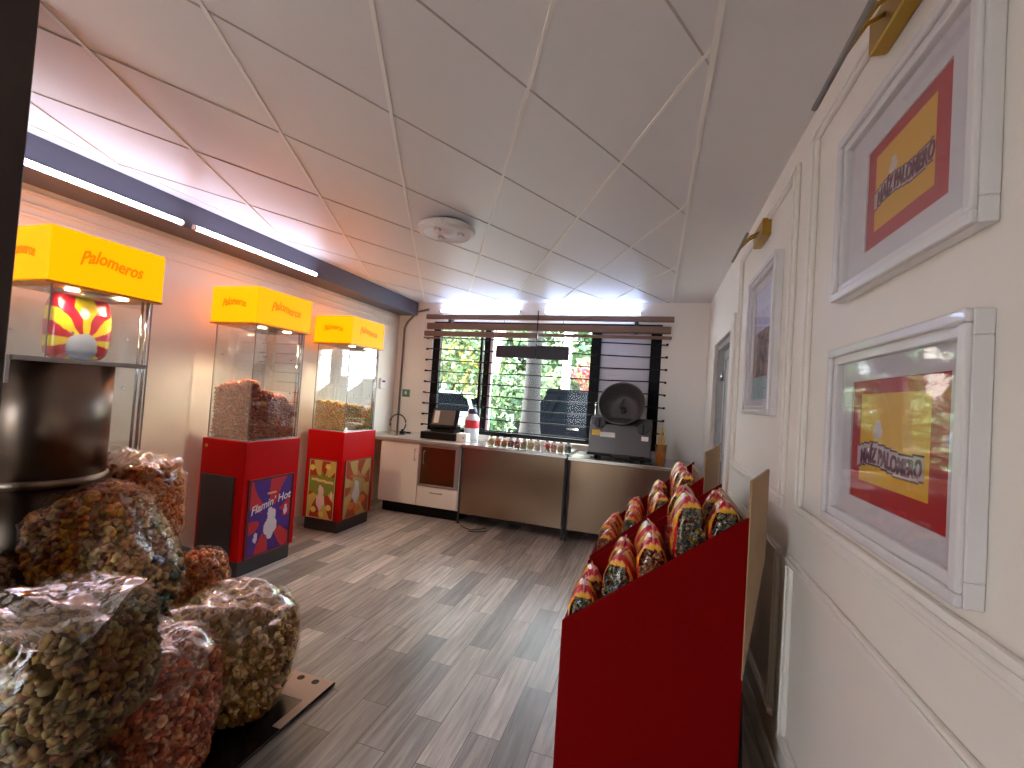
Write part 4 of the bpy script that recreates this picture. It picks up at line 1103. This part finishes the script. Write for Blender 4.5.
# amber cup of wooden sticks
cu = thing('stick_cup', 'amber cup holding wooden stirring sticks, right of the kettle machine', 'cup', (.085, 4.82, TOP2))
b = BM(); add_lathe(b, [(0, TOP2 + .0008), (.042, TOP2 + .0008), (.060, TOP2 + .20), (.057, TOP2 + .20), (.040, TOP2 + .006), (0, TOP2 + .006)], (.085, 4.82, 0), 24); obj('cup', b, M['amber'], cu)
b = BM(); add_lathe(b, [(0, TOP2 + .008), (.038, TOP2 + .008), (.050, TOP2 + .12), (0, TOP2 + .125)], (.085, 4.82, 0), 24); obj('syrup', b, mat('amber_fill', (.90, .62, .20), .4), cu)
for i, (dx, dy, tx, ty, L) in enumerate(((-.01, 0, -.018, .01, .34), (.006, .012, .0, .03, .37), (.015, -.01, .035, -.01, .29), (-.015, -.012, -.03, -.02, .27))):
    b = BM(); add_tube(b, [(.085 + dx, 4.82 + dy, TOP2 + .12), (.085 + tx, 4.82 + ty, TOP2 + L)], .0075, 6)
    tag(obj('wooden_stick', b, M['stick']), 'bare wooden stick in the amber cup, %s' % ['leaning left', 'tallest, upright', 'leaning right', 'shortest, leaning forward'][i], 'stick', 'sticks in the amber cup')

# small things on the walls and floor
b = BM(); add_tube(b, [(-3.30, 5.385, CT + .001), (-3.30, 5.385, 2.28), (-3.26, 5.385, 2.36), (-3.12, 5.385, 2.50), (-2.95, 5.385, 2.535)], .014, 8)
tag(obj('conduit_pipe', b, M['conduit']), 'grey conduit running up the left corner of the back wall', 'pipe')
b = BM(); add_box(b, XL + .001, XL + .03, 5.03, 5.15, 1.43, 1.57, .006)
o = obj('wall_box', b, M['white']); tag(o, 'white control box on the left wall near the corner', 'control box')
b = BM(); add_box(b, XL + .03, XL + .034, 5.06, 5.12, 1.52, 1.54); obj('display', b, M['black'], o)
b = BM(); add_box(b, -3.265, -3.155, 5.388, 5.399, 1.345, 1.445, .002)
tag(o := obj('wall_notice', b, M['green_card']), 'small green notice on the back wall above the faucet', 'notice')
b = BM(); add_box(b, -3.225, -3.195, 5.386, 5.388, 1.38, 1.42); obj('symbol', b, M['ink_white'], o)
b = BM(); add_tube(b, [(-1.95, 4.60, .006), (-1.86, 4.53, .006), (-1.78, 4.50, .006), (-1.72, 4.56, .006), (-1.66, 4.64, .006), (-1.62, 4.55, .006), (-1.70, 4.47, .006), (-1.80, 4.45, .006)], .005, 6)
tag(obj('floor_cable', b, M['cable']), 'dark cable coiled on the floor before the steel counter', 'cable')
cc_ = thing('cable_reel', 'white coiled cable on the floor between the two red machines', 'cable', (-3.3, 3.35, 0))
b = BM()
for k in range(4): add_tube(b, [(-3.26 + (.075 + .006 * k) * math.cos(a), 3.42 + (.10 + .006 * k) * math.sin(a), .012 + .018 * k) for a in np.linspace(0, 2 * PI * .98, 22)], .008, 6)
obj('coil', b, M['white'], cc_)

# ------------------------------------------------------------------ outside the window
b = BM(); add_box(b, -16, 12, YB + .16, 24, -.12, -.02); add_box(b, -16, 12, -14, YN - T - .01, -.12, -.02); struct('ground_outside', b, M['asphalt'])
def leaves(name, blobs, n, size, cols, parent, seed, long=1.6):
    r = np.random.default_rng(seed); bl_ = np.array(blobs); k = r.integers(0, len(bl_), n)
    D = r.normal(size=(n, 3)); D /= np.linalg.norm(D, axis=1)[:, None]
    P = bl_[k, :3] + D * (bl_[k, 3] * r.uniform(.35, 1, n))[:, None] * np.array([1, 1, .8])
    P[:, 2] = np.maximum(P[:, 2], .05)
    R = rand_rot(n, r); s = size * r.uniform(.6, 1.4, n)
    q = np.array([(-.5, 0, 0), (0, -long / 2, .12), (.5, 0, 0), (0, long / 2, .12)])
    W = np.einsum('nij,vj->nvi', R, q) * s[:, None, None] + P[:, None, :]
    c = palette(n, cols, [1] * len(cols), r, .12); c = np.where(c <= .04045, c / 12.92, ((c + .055) / 1.055) ** 2.4)
    F = (np.arange(n)[:, None] * 4 + np.arange(4)[None])
    return mesh_np(name, W.reshape(-1, 3), F, M['leaf'], parent, np.repeat(c, 4, 0), smooth=False)
GR = [(.40, .50, .33), (.48, .57, .41), (.31, .42, .28), (.58, .64, .52)]
GD = [(.27, .38, .25), (.35, .46, .31), (.22, .31, .21)]
def tree(label, x, y, h, blobs, n, size, cols, seed, trunk=.08, bark='bark', flare=1., name='tree', cat='tree', long=1.6, bend=0.):
    t = thing(name, label, cat, (x, y, -.02), 'trees and shrubs outside the window')
    b = BM(); K = 8
    add_tube(b, [(x + bend * (k / K) ** 1.5, y, -.02 + h * k / K) for k in range(K + 1)], [trunk * (1 + (flare - 1) * math.exp(-k * 1.25)) * (1 - .3 * k / K) for k in range(K + 1)], 14)
    obj('trunk', b, M[bark], t)
    leaves('foliage', [(x + a, y + c_, z, r_) for a, c_, z, r_ in blobs], int(n * 2.2), size * .62, cols, t, seed, long)
    return t
tree('grey tree with a flared trunk close outside the middle of the window', -1.88, 7.0, 4.2, [(0, 0, 4.4, 1.2), (-.8, .3, 4.2, .9), (.9, .2, 4.3, 1.0)], 1500, .13, GR, 301, .145, flare=3.4)
tree('pale slanting tree left of the grey trunk', -3.42, 9.0, 3.6, [(.1, 0, 3.6, 1.0), (-.7, .4, 3.2, .8), (.6, .5, 3.4, .8)], 1500, .13, GR, 302, .13, 'pale_bark', bend=.35)
tree('leafy tree with thin brown trunk at the left of the window', -5.3, 9.6, 3.0, [(0, .6, 2.6, 1.2), (-1.2, .9, 2.1, 1.0), (1.0, 1.2, 2.0, .9), (.2, .8, 3.6, 1.0)], 3200, .15, GR + [(.68, .62, .32)], 303, .06, bend=-.3)
tree('spiky palm shrub right of the grey trunk', -2.55, 11.6, .9, [(0, 0, 1.5, .8), (-.6, .2, 1.2, .6), (.5, .3, 1.9, .6)], 1300, .17, GR, 304, .07, name='palm_shrub', cat='shrub', long=4.5)
tree('dense green shrub between the pale tree and the grey trunk', -3.5, 8.3, .5, [(.4, .2, .9, .5), (.7, .2, 1.5, .5), (.1, .3, .5, .5)], 1400, .09, GD + GR, 305, .05, name='shrub', cat='shrub', long=2.6)
tree('tall background tree far left beyond the street', -9.0, 15.5, 3, [(0, 0, 3, 2.2), (2.2, .3, 2.2, 1.9), (-2, 0, 2.2, 1.8), (1.0, 0, 5, 2)], 3000, .30, GR, 306, .15)
tree('tall background tree beyond the street, behind the pale tree', -4.8, 16.0, 3, [(0, 0, 3, 2.2), (2.0, .3, 1.8, 1.9), (-2, 0, 2.0, 1.8), (.5, 0, 5, 2)], 3000, .30, GR + GD, 307, .15)
tree('tall background tree beyond the street, behind the dark car', -.6, 15.5, 3, [(0, 0, 3, 2.2), (2.0, .3, 1.8, 1.9), (-2, 0, 2.4, 1.9), (-.5, 0, 5, 2)], 3000, .30, GR, 308, .15)
# red flowering shrub and pale post
tree('red flowering shrub beside the window\u2019s right mullion', -1.75, 11.2, 1.5, [(.1, 0, 2.1, .38), (.25, 0, 1.75, .28)], 420, .10, [(.80, .26, .34), (.74, .30, .40), (.56, .66, .36)], 309, .04, name='flowering_shrub', cat='shrub')
b = BM(); add_cyl(b, (-2.12, 11, -.02), (-2.12, 11, 3.6), .11, n=16); tag(obj('post', b, M['white']), 'white post standing across the street, right of the grey trunk', 'post')
def car(label, x0, x1, y0, y1, h, paint_, seed, flip=False):
    t = thing('car', label, 'car', ((x0 + x1) / 2, (y0 + y1) / 2, -.02), 'cars parked outside the window')
    L = x1 - x0
    if flip: x0, L = x1, -L
    body = [(0, .28), (.02, .62), (.06, .78), (.22, .84), (1 - .06, .86), (.985, .74), (1, .5), (.99, .28)]
    b = BM(); add_prism(b, [(x0 + u * L, -.02 + v * h * .66 / .86) for u, v in body], 'Y', y0, y1); bd = obj('body', b, M[paint_], t, bevel=.05)
    zb_ = -.02 + h * .64
    def cabin(ins, z1):
        b = BM(); pts = [(.20, zb_), (.34, z1), (.88, z1), (.975, zb_)]
        lo = [(x0 + L * .18, y0 + .03), (x0 + L * .98, y0 + .03), (x0 + L * .98, y1 - .03), (x0 + L * .18, y1 - .03)]
        hi = [(x0 + L * (.33 + ins), y0 + .17), (x0 + L * (.91 - ins), y0 + .17), (x0 + L * (.91 - ins), y1 - .17), (x0 + L * (.33 + ins), y1 - .17)]
        A = [b.verts.new((p[0], p[1], zb_)) for p in lo]; B_ = [b.verts.new((p[0], p[1], z1)) for p in hi]
        for i in range(4): b.faces.new((A[i], A[(i + 1) % 4], B_[(i + 1) % 4], B_[i]))
        b.faces.new(list(reversed(A))); b.faces.new(B_); return b
    obj('windows', cabin(0, -.02 + h * .95), M['car_glass'], t)
    b = BM(); add_box(b, *sorted((x0 + L * .325, x0 + L * .915)), y0 + .16, y1 - .16, -.02 + h * .945, -.02 + h, .03, 2); obj('roof', b, M[paint_], t)
    b = BM()
    for u in (.34, .60, .90): add_prism(b, [(x0 + L * u - .05, zb_), (x0 + L * u + .05, zb_), (x0 + L * (u * .9 + .05) + .04, -.02 + h * .95), (x0 + L * (u * .9 + .05) - .04, -.02 + h * .95)], 'Y', y0 + .02, y0 + .06)
    obj('pillars', b, M[paint_], t)
    for u in (.19, .82):
        for yy in (y0 - .01, y1 - .21):
            b = BM(); add_cyl(b, (x0 + u * L, yy, .31), (x0 + u * L, yy + .22, .31), .33, n=24); w = obj('wheel', b, M['tyre'], t)
            b = BM(); add_cyl(b, (x0 + u * L, yy - .008, .31), (x0 + u * L, yy + .225, .31), .20, n=18); obj('hubcap', b, M['alu'], w)
    b = BM(); add_box(b, *sorted((x0 + L * .50, x0 + L * .55)), y0 - .012, y0 + .01, h * .53, h * .55); add_box(b, *sorted((x0 + L * .76, x0 + L * .81)), y0 - .012, y0 + .01, h * .53, h * .55); obj('door_handles', b, M['chrome'], t)
    return t
car('dark sport utility car parked right of the grey trunk', -2.45, 2.1, 8.6, 10.4, 1.66, 'car_dark', 1, True)
car('pale blue silver car parked left of the grey trunk', -8.2, -3.95, 10.6, 12.3, 1.52, 'car_silver', 2)

# ------------------------------------------------------------------ light, world, camera
w = bpy.data.worlds.new('sky'); SC.world = w; w.use_nodes = True
nt = w.node_tree; bg = nt.nodes['Background']
bg.inputs[0].default_value = (.86, .92, 1.0, 1); bg.inputs[1].default_value = 1.0      # bright hazy sky
def light(name, kind, loc, energy, col=(1, 1, 1), rot=(0, 0, 0), **k):
    l = bpy.data.lights.new(name, kind); l.energy = energy; l.color = col
    for a, v in k.items(): setattr(l, a, v)
    o = bpy.data.objects.new(name, l); COL.objects.link(o); o.location = loc; o.rotation_euler = rot; o['kind'] = 'helper'; return o
light('sun', 'SUN', (-4, -4, 12), 2.2, (1, .95, .86), (math.radians(-8), math.radians(-42), 0), angle=.02)
# small warm lamps under the three yellow headers
for x, y, e in ((-2.88, 1.50, .25), (-2.88, 1.76, .25), (-2.93, 2.612, 1.9), (-2.845, 2.90, .9), (-3.0, 3.772, 1.5), (-2.905, 4.06, .7)):
    light('case_lamp', 'SPOT', (x, y, 1.826), e, (1, .78, .52), shadow_soft_size=.012, spot_size=2.5, spot_blend=.9)
R_ = ((0.951311, 0.300877, 0.066933), (-0.05569, -0.0458, 0.997397), (-0.303159, 0.952563, 0.026814))
cam = bpy.data.cameras.new('camera'); cam.sensor_width = 36; cam.lens = 15.8736; cam.clip_start = .02
co = bpy.data.objects.new('camera', cam); COL.objects.link(co); SC.camera = co
r, u, f = R_
co.matrix_world = Matrix(((r[0], u[0], -f[0], 0), (r[1], u[1], -f[1], 0), (r[2], u[2], -f[2], 1.45), (0, 0, 0, 1)))
SC.view_settings.view_transform = 'Standard'; SC.view_settings.look = 'None'
SC.view_settings.gamma = 1; SC.view_settings.use_curve_mapping = False
SC.view_settings.exposure = 4.3
SC.cycles.max_bounces = 10; SC.cycles.transparent_max_bounces = 24; SC.cycles.diffuse_bounces = 5; SC.cycles.glossy_bounces = 4
SC.cycles.caustics_reflective = False; SC.cycles.caustics_refractive = False
SC.cycles.sample_clamp_indirect = 6; SC.cycles.use_denoising = True
